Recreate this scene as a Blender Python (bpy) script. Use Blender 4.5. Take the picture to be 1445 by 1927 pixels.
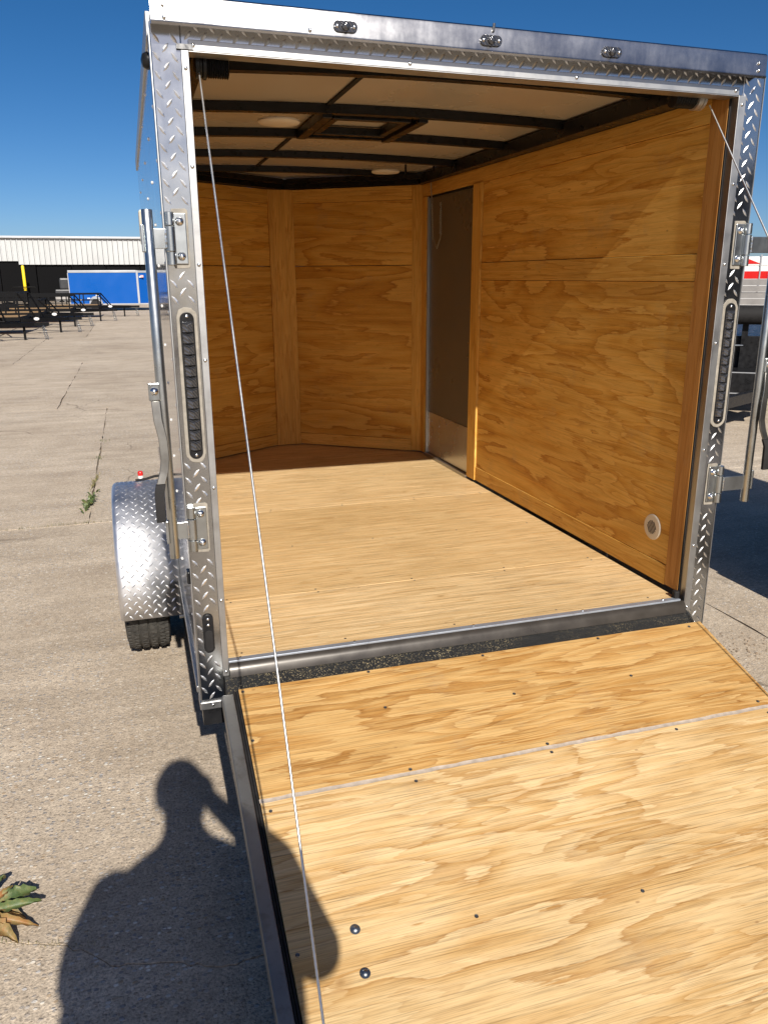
import bpy, bmesh, math, random
from mathutils import Vector, Matrix
random.seed(11)
R = math.radians
scene = bpy.context.scene
for o in list(bpy.data.objects): bpy.data.objects.remove(o)

# ------------------------------------------------------------------ camera, sky, sun, exposure
F = 0.58                                   # trailer floor height above the ground
CAM = Vector((-0.199, -2.364, 1.177 + F))
yaw, pit, rol = 0.29564, -0.28614, -0.0051
cd = bpy.data.cameras.new('camera'); cam = bpy.data.objects.new('camera', cd)
scene.collection.objects.link(cam); scene.camera = cam
fw = Vector((math.sin(yaw)*math.cos(pit), math.cos(yaw)*math.cos(pit), math.sin(pit)))
rt = Vector((math.cos(yaw), -math.sin(yaw), 0)); up = rt.cross(fw)
r2 = rt*math.cos(rol) + up*math.sin(rol); u2 = -rt*math.sin(rol) + up*math.cos(rol)
m = Matrix((r2, u2, -fw)).transposed().to_4x4(); m.translation = CAM
cam.matrix_world = m
cd.sensor_fit = 'VERTICAL'; cd.sensor_height = 24.0; cd.lens = 24.0*1507.76/1927
cd.clip_start = 0.005; cd.clip_end = 6000

SUN_EL, SUN_AZ = R(33.9), R(0.9)           # light travels towards +Y, slightly to +X
ldir = Vector((math.sin(SUN_AZ)*math.cos(SUN_EL), math.cos(SUN_AZ)*math.cos(SUN_EL), -math.sin(SUN_EL)))
sl = bpy.data.lights.new('sun', 'SUN'); sl.energy = 4.6; sl.angle = R(0.53); sl.color = (1.0, 0.945, 0.86)
so = bpy.data.objects.new('sun', sl); scene.collection.objects.link(so)
so.rotation_euler = ldir.to_track_quat('-Z', 'Y').to_euler(); so.location = (0, -20, 30)
w = bpy.data.worlds.new('World'); scene.world = w; w.use_nodes = True
nt = w.node_tree; nt.nodes.clear()
sky = nt.nodes.new('ShaderNodeTexSky'); sky.sky_type = 'NISHITA'; sky.sun_disc = False
sky.sun_elevation = SUN_EL
sky.sun_rotation = math.atan2(-ldir.x, -ldir.y)
sky.altitude = 0; sky.air_density = 0.5; sky.dust_density = 0.9; sky.ozone_density = 1.4
hs = nt.nodes.new('ShaderNodeHueSaturation'); hs.inputs['Saturation'].default_value = 1.36
bg = nt.nodes.new('ShaderNodeBackground'); bg.inputs['Strength'].default_value = 0.067
wo = nt.nodes.new('ShaderNodeOutputWorld')
nt.links.new(sky.outputs[0], hs.inputs['Color']); nt.links.new(hs.outputs[0], bg.inputs[0]); nt.links.new(bg.outputs[0], wo.inputs[0])
vs = scene.view_settings; vs.view_transform = 'Standard'; vs.look = 'None'; vs.gamma = 1; vs.exposure = 0.55
vs.use_curve_mapping = False
scene.render.engine = 'CYCLES'
scene.cycles.max_bounces = 12; scene.cycles.diffuse_bounces = 6; scene.cycles.glossy_bounces = 6
scene.cycles.caustics_reflective = False

# ------------------------------------------------------------------ material helpers
class NT:
    def __init__(s, name):
        s.m = bpy.data.materials.new(name); s.m.use_nodes = True
        s.t = s.m.node_tree; s.t.nodes.clear()
        s.out = s.t.nodes.new('ShaderNodeOutputMaterial')
        s.b = s.t.nodes.new('ShaderNodeBsdfPrincipled')
        s.t.links.new(s.b.outputs[0], s.out.inputs[0])
    def n(s, typ, ins=None, **kw):
        nd = s.t.nodes.new('ShaderNode' + typ)
        for k, v in kw.items(): setattr(nd, k, v)
        if ins:
            for k, v in ins.items(): s.set(nd.inputs[k], v)
        return nd
    def set(s, sock, v):
        if isinstance(v, bpy.types.NodeSocket): s.t.links.new(v, sock)
        else:
            if isinstance(v, (tuple, list)) and len(v) == 3 and sock.type == 'RGBA': v = (*v, 1)
            sock.default_value = v
    def P(s, **kw):
        for k, v in kw.items(): s.set(s.b.inputs[k.replace('_', ' ')], v)
    def math(s, op, a, b=None, c=None, clamp=False):
        nd = s.n('Math', operation=op); nd.use_clamp = clamp
        s.set(nd.inputs[0], a)
        if b is not None: s.set(nd.inputs[1], b)
        if c is not None: s.set(nd.inputs[2], c)
        return nd.outputs[0]
    def mix(s, f, a, b, mode='MIX'):
        nd = s.n('Mix', data_type='RGBA', blend_type=mode)
        s.set(nd.inputs[0], f); s.set(nd.inputs[6], a); s.set(nd.inputs[7], b)
        return nd.outputs[2]
    def ramp(s, f, stops, interp='LINEAR'):
        nd = s.n('ValToRGB'); cr = nd.color_ramp; cr.interpolation = interp
        while len(cr.elements) < len(stops): cr.elements.new(0.5)
        for e, (p, c) in zip(cr.elements, stops):
            e.position = p; e.color = (*c, 1) if len(c) == 3 else c
        s.set(nd.inputs[0], f); return nd.outputs[0]
    def rng(s, v, a, b, c=0.0, d=1.0):
        nd = s.n('MapRange'); s.set(nd.inputs[0], v)
        for i, x in enumerate((a, b, c, d)): nd.inputs[i+1].default_value = x
        return nd.outputs[0]
    def noise(s, vec, scale, detail=3, rough=0.55, dist=0.0):
        nd = s.n('TexNoise', {'Vector': vec, 'Scale': scale, 'Detail': detail, 'Roughness': rough, 'Distortion': dist})
        return nd.outputs[0]
    def scale(s, vec, xyz):
        nd = s.n('VectorMath', operation='MULTIPLY'); s.set(nd.inputs[0], vec); nd.inputs[1].default_value = xyz
        return nd.outputs[0]
    def bump(s, h, strength, dist=0.002, normal=None):
        nd = s.n('Bump', {'Height': h, 'Strength': strength, 'Distance': dist})
        if normal is not None: s.set(nd.inputs['Normal'], normal)
        return nd.outputs[0]

M = {}
def plain(name, col, rough=0.5, metal=0.0, var=0.12, scale=14, bump=0.0, bscale=60, rvar=0.1, coat=0.0, spec=0.5):
    t = NT(name); pos = t.n('NewGeometry').outputs['Position']
    nz = t.noise(pos, scale, 4)
    c = t.mix(t.rng(nz, 0.3, 0.7), tuple(x*(1-var) for x in col), tuple(min(1, x*(1+var)) for x in col))
    t.P(Base_Color=c, Metallic=metal, Roughness=t.rng(nz, 0.3, 0.7, max(0.02, rough-rvar), min(1, rough+rvar)))
    t.b.inputs['Specular IOR Level'].default_value = spec
    if coat: t.P(Coat_Weight=coat, Coat_Roughness=0.06)
    if bump: t.P(Normal=t.bump(t.noise(pos, bscale, 3), bump, 0.002))
    M[name] = t.m; return t.m

def plywood(name, light, mid, dark, along=0.9, across=4.2, rings=7.0, fib=0.12, rough=0.62, knots=True, mixf=0.45, soft=0.0):
    """rotary-cut softwood veneer: nested contour bands of a stretched noise, with torn edges, fibres, knots and scuffs"""
    t = NT(name); gv = t.n('Attribute', attribute_name='gv').outputs['Vector']
    lerp = lambda a, b, k: tuple(p*(1-k)+q*k for p, q in zip(a, b))
    wrp = t.n('TexNoise', {'Vector': t.scale(gv, (1.6, 5.0, 1)), 'Scale': 1.0, 'Detail': 3.0}).outputs['Color']
    gw = t.n('VectorMath', {0: gv, 1: t.scale(wrp, (0.10, 0.03, 0))}, operation='ADD').outputs[0]
    jag = t.noise(t.scale(gv, (6, 140, 1)), 1.0, 3, 0.6)
    jag2 = t.noise(t.scale(gv, (11, 40, 1)), 1.0, 3, 0.6)
    def bands(ka, kc, rg, ja, off):
        h = t.noise(t.scale(gw, (along*ka, across*kc, 1.0 + off)), 1.0, 2.4, 0.5, 0.45)
        h = t.math('MULTIPLY_ADD', jag, ja, h); h = t.math('MULTIPLY_ADD', jag2, ja*1.2, h)
        b = t.math('FRACT', t.math('MULTIPLY', h, rg))
        c = t.ramp(b, [(0.0, light), (0.34, lerp(light, mid, .25)), (0.66, lerp(light, mid, .9)), (0.86, lerp(mid, dark, .35)), (0.955, dark), (1.0, light)])
        return b, c
    b1, c1 = bands(1.0, 1.0, rings, 0.045, 0.0)
    b2, c2 = bands(1.6, 2.7, rings*1.1, 0.05, 3.7)
    where = t.noise(t.scale(gv, (0.8, 1.9, 1)), 1.0, 2)
    col = t.mix(t.rng(where, 0.35, 0.65, mixf-.25, mixf+.3), c1, c2)
    if soft: col = t.mix(soft, col, lerp(light, mid, .5))
    fibre = t.noise(t.scale(gv, (5, 330, 1)), 1.0, 3, 0.65)
    col = t.mix(1.0, col, t.ramp(fibre, [(0.25, (1-fib*2.2,)*3), (0.5, (1, 1, 1)), (0.75, (1+fib*.6,)*3)]), 'MULTIPLY')
    stk = t.noise(t.scale(gv, (1.3, 46, 1)), 1.0, 4, 0.6)
    col = t.mix(1.0, col, t.ramp(stk, [(0.3, (.90, .88, .84)), (0.7, (1.06, 1.06, 1.07))]), 'MULTIPLY')
    fl2 = t.noise(t.scale(gv, (22, 380, 1)), 1.0, 1)
    col = t.mix(t.rng(fl2, 0.66, 0.75, 0, 0.4), col, tuple(d*.8 for d in dark))
    col = t.mix(t.rng(fl2, 0.34, 0.26, 0, 0.28), col, tuple(min(.8, l*1.18) for l in light))
    tone = t.noise(t.scale(gv, (1.1, 2.0, 1)), 1.0, 3)
    col = t.mix(1.0, col, t.ramp(tone, [(0.3, (.88, .85, .80)), (0.7, (1.07, 1.07, 1.09))]), 'MULTIPLY')
    col = t.mix(1.0, col, t.ramp(t.n('ObjectInfo').outputs['Random'], [(0.0, (.93, .91, .87)), (0.5, (1.0, 1.0, 1.0)), (1.0, (1.05, 1.06, 1.10))]), 'MULTIPLY')
    scf = t.noise(t.scale(gv, (3.2, 3.8, 1)), 1.0, 6, 0.72)
    col = t.mix(t.rng(scf, 0.58, 0.76, 0, 0.36), col, (0.29, 0.22, 0.145))
    if knots:
        vo = t.n('TexVoronoi', {'Vector': t.scale(gw, (2.0, 3.4, 1)), 'Scale': 1.0, 'Randomness': 1.0})
        k = t.rng(vo.outputs['Distance'], 0.012, 0.036, 1, 0)
        col = t.mix(t.math('MULTIPLY', k, 0.75), col, (0.12, 0.055, 0.02))
        halo = t.rng(vo.outputs['Distance'], 0.03, 0.085, 1, 0)
        col = t.mix(t.math('MULTIPLY', halo, 0.45), col, dark)
        vo2 = t.n('TexVoronoi', {'Vector': t.scale(gv, (6, 12, 1)), 'Scale': 1.0, 'Randomness': 1.0})
        k2 = t.rng(vo2.outputs['Distance'], 0.02, 0.05, 1, 0)
        col = t.mix(t.math('MULTIPLY', k2, 0.5), col, (0.15, 0.07, 0.028))
    ht = t.math('ADD', t.math('MULTIPLY', fibre, 0.7), t.math('MULTIPLY', b1, -0.3))
    t.P(Base_Color=col, Roughness=rough, Normal=t.bump(ht, 0.4, 0.0012))
    t.b.inputs['Specular IOR Level'].default_value = 0.3
    M[name] = t.m; return t.m

plywood('ply_ramp', (0.615, 0.45, 0.235), (0.495, 0.31, 0.12), (0.35, 0.185, 0.057), 0.95, 4.6, 6.5, 0.26, mixf=0.45)
plywood('ply_ramp_brown', (0.62, 0.415, 0.18), (0.475, 0.26, 0.078), (0.32, 0.15, 0.038), 1.0, 5.2, 7.5, 0.24, mixf=0.42)
plywood('ply_floor', (0.71, 0.535, 0.295), (0.63, 0.44, 0.215), (0.47, 0.295, 0.12), 0.55, 9.0, 9.0, 0.34, 0.55, mixf=0.55)
plywood('ply_wall', (0.76, 0.465, 0.115), (0.64, 0.335, 0.053), (0.42, 0.17, 0.02), 0.85, 4.4, 7.5, 0.11, 0.6, mixf=0.28)
plywood('ply_batten', (0.76, 0.475, 0.125), (0.66, 0.365, 0.07), (0.48, 0.22, 0.033), 0.9, 12.0, 7.0, 0.11, 0.6)
plywood('ply_red_shaded', (0.50, 0.25, 0.07), (0.43, 0.20, 0.045), (0.33, 0.13, 0.025), 0.9, 10.0, 5.0, 0.10, 0.6)  # reddish rear batten wood, darkened in its colour for the post's shade

def metal(name, col, rough, wav=0.0, wscale=5.0, scratch=0.0, grime=0.0):
    t = NT(name); pos = t.n('NewGeometry').outputs['Position']
    nz = t.noise(pos, 9, 5, 0.6); n2 = t.noise(t.scale(pos, (60, 60, 12)), 1.0, 3)
    c = t.mix(t.rng(nz, 0.35, 0.7), tuple(x*0.86 for x in col), col)
    if grime: c = t.mix(t.rng(t.noise(pos, 16, 6, 0.7), 0.52, 0.72, 0, grime), c, (0.17, 0.15, 0.12))
    t.P(Base_Color=c, Metallic=1.0, Roughness=t.rng(t.math('ADD', nz, t.math('MULTIPLY', n2, scratch)), 0.3, 0.8, max(0.05, rough-0.06), rough+0.08))
    if wav: t.P(Normal=t.bump(t.noise(pos, wscale, 2), wav, 0.004))
    M[name] = t.m; return t.m
metal('tread_bar', (0.74, 0.74, 0.74), 0.34, 0.0, 7, 0.2, 0.1)
metal('tread_plate', (0.47, 0.48, 0.49), 0.15, 0.25, 7, 0.2, 0.15)
metal('fender_plate', (0.88, 0.88, 0.90), 0.43, 0.12, 7, 0.2, 0.12)
metal('alu_trim', (0.46, 0.46, 0.455), 0.38, 0.05, 30, 0.5, 0.1)
metal('alu_hood', (0.46, 0.46, 0.47), 0.19, 0.22, 3.2, 0.3, 0.05)
metal('zinc', (0.50, 0.525, 0.53), 0.27, 0.08, 18, 0.3, 0.3)
metal('zinc_dark', (0.26, 0.25, 0.23), 0.3, 0.1, 18, 0.3, 0.4)
metal('zinc_bolt', (0.74, 0.75, 0.76), 0.2, 0.0, 18, 0.2)
metal('ramp_edge', (0.34, 0.34, 0.33), 0.42, 0.3, 9, 0.4, 0.6)
metal('cable_steel', (0.78, 0.78, 0.76), 0.45)
metal('rim_steel', (0.62, 0.63, 0.64), 0.3, 0, 5, 0.1, 0.2)
plain('side_skin', (0.42, 0.43, 0.45), 0.16, 0.4, 0.05, 3, 0.03, 4, 0.03, coat=0.6)
plain('black_steel', (0.012, 0.012, 0.013), 0.34, 0.0, 0.25, 20, 0.15, 80, 0.12, spec=0.25)
plain('black_far', (0.004, 0.004, 0.0045), 0.6, 0.0, 0.25, 6, spec=0.12)
plain('rubber', (0.016, 0.015, 0.015), 0.72, 0.0, 0.3, 25, 0.3, 160, spec=0.25)
plain('roof_sheet', (0.50, 0.47, 0.42), 0.30, 0.0, 0.05, 2, 0.12, 2.2)
plain('door_skin', (0.115, 0.105, 0.090), 0.34, 0.0, 0.05, 3, 0.03, 6)
plain('kick_plate', (0.62, 0.60, 0.56), 0.28, 0.75, 0.04, 3, 0.05, 4)
plain('white_plastic', (0.74, 0.73, 0.70), 0.4, 0.0, 0.05, 8)
plain('cream_plastic', (0.66, 0.60, 0.48), 0.4, 0.0, 0.06, 8)
plain('caulk', (0.26, 0.235, 0.195), 0.62, 0.0, 0.22, 40, 0.5, 45)
plain('seam_caulk', (0.40, 0.335, 0.275), 0.65, 0.0, 0.2, 40, 0.4, 60)
plain('red_lens', (0.55, 0.02, 0.015), 0.15, 0.0, 0.1, 40)
plain('skin_tone', (0.48, 0.27, 0.18), 0.5)
plain('shirt', (0.055, 0.075, 0.12), 0.85, 0, 0.2, 30)
plain('trousers', (0.06, 0.06, 0.065), 0.85, 0, 0.2, 30)
plain('hair', (0.03, 0.02, 0.014), 0.55, 0, 0.3, 60)
plain('phone_glass', (0.01, 0.01, 0.012), 0.08)
plain('white_wall', (0.43, 0.44, 0.44), 0.5, 0.0, 0.05, 0.6)
plain('dark_door', (0.004, 0.004, 0.0045), 0.8, 0.0, 0.3, 1.5, spec=0.08)
plain('yellow_paint', (0.80, 0.58, 0.01), 0.5, 0, 0.08, 2)
plain('blue_paint', (0.0005, 0.075, 0.33), 0.35, 0.0, 0.02, 1, spec=0.3)
plain('far_silver', (0.40, 0.41, 0.43), 0.4, 0.3, 0.06, 1)
plain('deck_wood', (0.36, 0.22, 0.09), 0.7, 0, 0.2, 3)
plain('grey_siding', (0.30, 0.285, 0.27), 0.45, 0.3, 0.1, 3)
plain('white_gloss', (0.75, 0.75, 0.74), 0.25, 0.0, 0.03, 2)
plain('red_gloss', (0.55, 0.015, 0.012), 0.25, 0.0, 0.05, 2)
plain('hill_brush', (0.075, 0.10, 0.11), 0.9, 0, 0.35, 0.03)
plain('charcoal_body', (0.035, 0.036, 0.04), 0.3, 0, 0.1, 2)
plain('mulch', (0.16, 0.10, 0.06), 0.9, 0, 0.4, 60)
plain('stone', (0.20, 0.15, 0.105), 0.85, 0, 0.35, 9)
plain('bronze_sill', (0.045, 0.038, 0.031), 0.32, 0.25, 0.15, 12, 0.03, 40, 0.06)
plain('sill_tape', (0.34, 0.38, 0.44), 0.35, 0.5, 0.05, 20)
plain('screw_dark', (0.16, 0.16, 0.16), 0.35, 0.8, 0.2, 90)

# dark smoked lens with faceted sparkle
t = NT('smoke_lens'); pos = t.n('NewGeometry').outputs['Position']
t.P(Base_Color=(0.10, 0.10, 0.105), Roughness=0.14, Metallic=0.8, Coat_Weight=0.8, Coat_Roughness=0.05,
    Normal=t.bump(t.n('TexWave', {'Vector': pos, 'Scale': 55.0, 'Distortion': 1.0}, bands_direction='DIAGONAL').outputs[1], 0.5, 0.002)); M['smoke_lens'] = t.m

# gritty black gap with wood crumbs
t = NT('gritty_black'); pos = t.n('NewGeometry').outputs['Position']
vo = t.n('TexVoronoi', {'Vector': t.scale(pos, (1, 1.6, 1.6)), 'Scale': 420.0})
msk = t.math('MULTIPLY', t.rng(vo.outputs['Color'], 0.80, 0.84), t.rng(t.noise(pos, 5, 4), 0.42, 0.62))
t.P(Base_Color=t.mix(msk, (0.011, 0.011, 0.011), (0.45, 0.36, 0.20)), Roughness=0.5, Normal=t.bump(vo.outputs['Distance'], 0.8, 0.003)); M['gritty_black'] = t.m

# leaf materials
def leafmat(name, a, b, c):
    t = NT(name); pos = t.n('NewGeometry').outputs['Position']
    f = t.noise(pos, 30, 4, 0.6)
    t.P(Base_Color=t.ramp(f, [(0.35, a), (0.52, b), (0.68, c)]), Roughness=0.55,
        Normal=t.bump(t.noise(pos, 90, 3), 0.4, 0.003)); M[name] = t.m
    t.b.inputs['Subsurface Weight'].default_value = 0.08
leafmat('leaf_green', (0.05, 0.085, 0.025), (0.095, 0.125, 0.04), (0.20, 0.16, 0.05))
leafmat('leaf_dry', (0.12, 0.10, 0.035), (0.24, 0.16, 0.06), (0.28, 0.13, 0.045))
leafmat('grass_dry', (0.10, 0.11, 0.035), (0.20, 0.17, 0.07), (0.30, 0.22, 0.10))

# old concrete
t = NT('concrete'); pos = t.n('NewGeometry').outputs['Position']; rnd = t.n('ObjectInfo').outputs['Random']
f1 = t.noise(pos, 0.42, 6, 0.62); f2 = t.noise(pos, 2.7, 6, 0.65); f3 = t.noise(pos, 34, 4, 0.7); f4 = t.noise(pos, 125, 3, 0.7)
f5 = t.noise(t.scale(pos, (0.5, 5.5, 1)), 1.0, 5, 0.65)
col = t.ramp(f1, [(0.33, (0.40, 0.335, 0.265)), (0.5, (0.47, 0.40, 0.32)), (0.68, (0.525, 0.455, 0.37))])
col = t.mix(1.0, col, t.ramp(f2, [(0.3, (.86, .84, .82)), (0.7, (1.1, 1.1, 1.1))]), 'MULTIPLY')
col = t.mix(1.0, col, t.ramp(f5, [(0.32, (.86, .85, .84)), (0.68, (1.10, 1.10, 1.10))]), 'MULTIPLY')
col = t.mix(1.0, col, t.ramp(f3, [(0.3, (.76, .75, .74)), (0.7, (1.18, 1.18, 1.17))]), 'MULTIPLY')
col = t.mix(1.0, col, t.ramp(f4, [(0.30, (.45, .44, .43)), (0.46, (1, 1, 1)), (0.68, (1.38, 1.36, 1.32))]), 'MULTIPLY')
wear = t.noise(pos, 0.9, 5, 0.6)
agg = t.n('TexVoronoi', {'Vector': t.scale(pos, (1.0, 1.35, 1)), 'Scale': 62.0})
pick = t.n('SeparateColor', {'Color': agg.outputs['Color']}).outputs
am = t.math('MULTIPLY', t.rng(pick[0], 0.55, 0.57), t.rng(wear, 0.40, 0.58, 0.28, 1.0))
am = t.math('MULTIPLY', am, t.rng(agg.outputs['Distance'], 0.36, 0.48, 1, 0))
acol = t.ramp(pick[1], [(0.0, (0.25, 0.245, 0.245)), (0.3, (0.34, 0.305, 0.275)), (0.55, (0.42, 0.31, 0.20)), (0.78, (0.42, 0.42, 0.43)), (1.0, (0.80, 0.76, 0.67))])
col = t.mix(am, col, acol)
pit_ = t.n('TexVoronoi', {'Vector': pos, 'Scale': 36.0})
pm = t.math('MULTIPLY', t.rng(pit_.outputs['Distance'], 0.03, 0.09, 1, 0), t.rng(t.noise(pos, 3, 3), 0.45, 0.6))
col = t.mix(t.math('MULTIPLY', pm, 0.7), col, (0.09, 0.075, 0.06))
wp = t.n('VectorMath', {0: pos, 1: t.scale(t.n('TexNoise', {'Vector': pos, 'Scale': 2.2, 'Detail': 5.0}).outputs['Color'], (0.5, 0.5, 0))}, operation='ADD').outputs[0]
ck = t.n('TexVoronoi', {'Vector': wp, 'Scale': 0.42}, feature='DISTANCE_TO_EDGE')
cm = t.math('MULTIPLY', t.rng(ck.outputs['Distance'], 0.0012, 0.0042, 1, 0), t.rng(t.noise(pos, 0.7, 3), 0.45, 0.6, 0, 0.55))
col = t.mix(cm, col, (0.10, 0.08, 0.06))
rust = t.math('MULTIPLY', t.rng(t.noise(pos, 1.9, 5, 0.7), 0.64, 0.74, 0, 0.5), 1.0)
col = t.mix(rust, col, (0.33, 0.19, 0.10))
col = t.mix(1.0, col, t.ramp(rnd, [(0.0, (.93, .92, .90)), (1.0, (1.06, 1.05, 1.03))]), 'MULTIPLY')
hgt = t.math('ADD', t.math('MULTIPLY', f4, 0.6), t.math('ADD', t.math('MULTIPLY', f3, 0.8), t.math('MULTIPLY', am, 0.35)))
hgt = t.math('SUBTRACT', hgt, t.math('MULTIPLY', t.math('ADD', cm, pm), 0.7))
t.P(Base_Color=col, Roughness=0.88, Normal=t.bump(hgt, 0.8, 0.005)); M['concrete'] = t.m
t.b.inputs['Specular IOR Level'].default_value = 0.25
plain('joint_dirt', (0.21, 0.17, 0.125), 0.95, 0, 0.4, 30, 0.5, 90)

# tyre with tread relief
t = NT('tyre_tread'); tc = t.n('TexCoord').outputs['Object']
wv = t.n('TexNoise', {'Vector': tc, 'Scale': 40.0}).outputs[0]
t.P(Base_Color=t.mix(t.rng(wv, .3, .7), (0.030, 0.028, 0.025), (0.065, 0.06, 0.052)), Roughness=0.8, Normal=t.bump(wv, 0.4, 0.003)); M['tyre_tread'] = t.m

# ------------------------------------------------------------------ mesh helpers
col0 = scene.collection
def link(o, parent=None):
    col0.objects.link(o)
    if parent is not None: o.parent = parent
    return o
def empty(name, loc=(0, 0, 0), rz=0.0, parent=None):
    o = bpy.data.objects.new(name, None); o.empty_display_size = 0.1
    o.location = loc; o.rotation_euler = (0, 0, rz); return link(o, parent)
def tag(o, label, cat, group=None):
    o['label'] = label; o['category'] = cat
    if group: o['group'] = group
    return o
X, Y, Z = Vector((1, 0, 0)), Vector((0, 1, 0)), Vector((0, 0, 1))

class MB:
    def __init__(s): s.v = []; s.f = []
    def add(s, vs, fs):
        b = len(s.v); s.v += [Vector(v) for v in vs]; s.f += [tuple(i+b for i in f) for f in fs]; return s
    def obox(s, O, e1, e2, e3, a, b, c):
        O, e1, e2, e3 = map(Vector, (O, e1, e2, e3))
        vs = [O + e1*i + e2*j + e3*k for k in c for j in b for i in a]
        fs = [(0, 2, 3, 1), (4, 5, 7, 6), (0, 1, 5, 4), (2, 6, 7, 3), (0, 4, 6, 2), (1, 3, 7, 5)]
        if e1.cross(e2).dot(e3) < 0: fs = [tuple(reversed(f)) for f in fs]
        return s.add(vs, fs)
    def box(s, x, y, z): return s.obox((0, 0, 0), X, Y, Z, x, y, z)
    def prism(s, poly, d0, d1, O=(0, 0, 0), e1=X, e2=Y, e3=Z):
        """polygon (a,b) in e1,e2 extruded from d0 to d1 along e3"""
        O, e1, e2, e3 = map(Vector, (O, e1, e2, e3)); n = len(poly)
        ar = sum(poly[i][0]*poly[(i+1) % n][1] - poly[(i+1) % n][0]*poly[i][1] for i in range(n))
        if ar < 0: poly = poly[::-1]
        vs = [O + e1*p[0] + e2*p[1] + e3*d for d in (d0, d1) for p in poly]
        fs = [tuple(range(n-1, -1, -1)), tuple(range(n, 2*n))] + [(i, (i+1) % n, n+(i+1) % n, n+i) for i in range(n)]
        if e1.cross(e2).dot(e3) < 0: fs = [tuple(reversed(f)) for f in fs]
        return s.add(vs, fs)
    def bar(s, p, q, w, h, upv=Z):
        p, q = Vector(p), Vector(q); d = q - p; L = d.length; d.normalize()
        sd = d.cross(Vector(upv));
        if sd.length < 1e-4: sd = d.cross(X)
        sd.normalize(); u = sd.cross(d)
        return s.obox(p, sd, d, u, (-w/2, w/2), (0, L), (-h/2, h/2))
    def tube(s, pts, rad, n=10, cap=True):
        pts = [Vector(p) for p in pts]; rads = rad if isinstance(rad, (list, tuple)) else [rad]*len(pts)
        base = len(s.v); prev = None
        for i, p in enumerate(pts):
            d = (pts[min(i+1, len(pts)-1)] - pts[max(i-1, 0)]).normalized()
            if prev is None:
                a = d.cross(Z) if abs(d.z) < 0.95 else d.cross(X)
            else: a = prev - d*prev.dot(d)
            a.normalize(); b = d.cross(a); prev = a
            for k in range(n):
                th = 2*math.pi*k/n; s.v.append(p + (a*math.cos(th) + b*math.sin(th))*rads[i])
        for i in range(len(pts)-1):
            for k in range(n):
                k2 = (k+1) % n
                s.f.append((base+i*n+k, base+i*n+k2, base+(i+1)*n+k2, base+(i+1)*n+k))
        if cap:
            s.f.append(tuple(base+k for k in range(n-1, -1, -1)))
            s.f.append(tuple(base+(len(pts)-1)*n+k for k in range(n)))
        return s
    def lathe(s, O, ax, prof, n=24, cap=True):
        """prof: list of (distance along axis, radius)"""
        O, ax = Vector(O), Vector(ax).normalized()
        a = ax.cross(Z) if abs(ax.z) < 0.9 else ax.cross(X)
        a.normalize(); b = ax.cross(a); base = len(s.v)
        for (d, r) in prof:
            for k in range(n):
                th = 2*math.pi*k/n; s.v.append(O + ax*d + (a*math.cos(th) + b*math.sin(th))*r)
        for i in range(len(prof)-1):
            for k in range(n):
                k2 = (k+1) % n
                s.f.append((base+i*n+k, base+i*n+k2, base+(i+1)*n+k2, base+(i+1)*n+k))
        if cap:
            s.f.append(tuple(base+k for k in range(n-1, -1, -1)))
            s.f.append(tuple(base+(len(prof)-1)*n+k for k in range(n)))
        return s
    def tread(s, P, eu, ev, n, ang, L=0.031, wd=0.0085, h=0.0017):
        P, eu, ev, n = map(Vector, (P, eu, ev, n))
        c, sn = math.cos(ang), math.sin(ang); a = eu*c + ev*sn; b = -eu*sn + ev*c
        vs = [P-a*L/2, P-a*L/6-b*wd/2, P+a*L/6-b*wd/2, P+a*L/2, P+a*L/6+b*wd/2, P-a*L/6+b*wd/2,
              P-a*L*.2+n*h, P+a*L*.2+n*h]
        return s.add(vs, [(0, 1, 6), (1, 2, 7, 6), (2, 3, 7), (3, 4, 7), (4, 5, 6, 7), (5, 0, 6)])
    def mesh(s, name, dz=0.0, smooth=None, grain=None, seed=None):
        me = bpy.data.meshes.new(name)
        me.from_pydata([(v.x, v.y, v.z+dz) for v in s.v], [], s.f); me.update()
        if grain is not None:
            sd = random.random()*50 if seed is None else seed
            e1, e2, e3 = map(Vector, grain)
            at = me.attributes.new('gv', 'FLOAT_VECTOR', 'POINT')
            for i, v in enumerate(s.v):
                at.data[i].vector = (v.dot(e1)+sd, v.dot(e2)+sd*.37, v.dot(e3)+sd)
        if smooth is not None:
            me.polygons.foreach_set('use_smooth', [True]*len(me.polygons)); me.set_sharp_from_angle(angle=R(smooth))
        return me
    def build(s, name, mat, parent=None, dz=0.0, smooth=None, bevel=None, grain=None, seed=None, stuff=False):
        me = s.mesh(name, dz, smooth, grain, seed); me.materials.append(M[mat])
        o = link(bpy.data.objects.new(name, me), parent)
        if bevel:
            md = o.modifiers.new('bevel', 'BEVEL'); md.width = bevel; md.segments = 2; md.limit_method = 'ANGLE'
        if stuff: o['kind'] = 'stuff'
        return o
def copies(me, name, mat, locs, parent, dz=0.0, rot=None):
    if not me.materials: me.materials.append(M[mat])
    out = []
    for l in locs:
        o = bpy.data.objects.new(name, me); o.location = (l[0], l[1], l[2]+dz)
        if rot is not None: o.rotation_euler = rot
        link(o, parent); out.append(o)
    return out
def copy_tree(o, parent=None):
    c = o.copy(); col0.objects.link(c); c.parent = parent
    for ch in o.children: copy_tree(ch, c)
    return c
def arc(c, r, a0, a1, n, f): return [f(c[0]+r*math.cos(a0+(a1-a0)*i/n), c[1]+r*math.sin(a0+(a1-a0)*i/n)) for i in range(n+1)]
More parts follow.
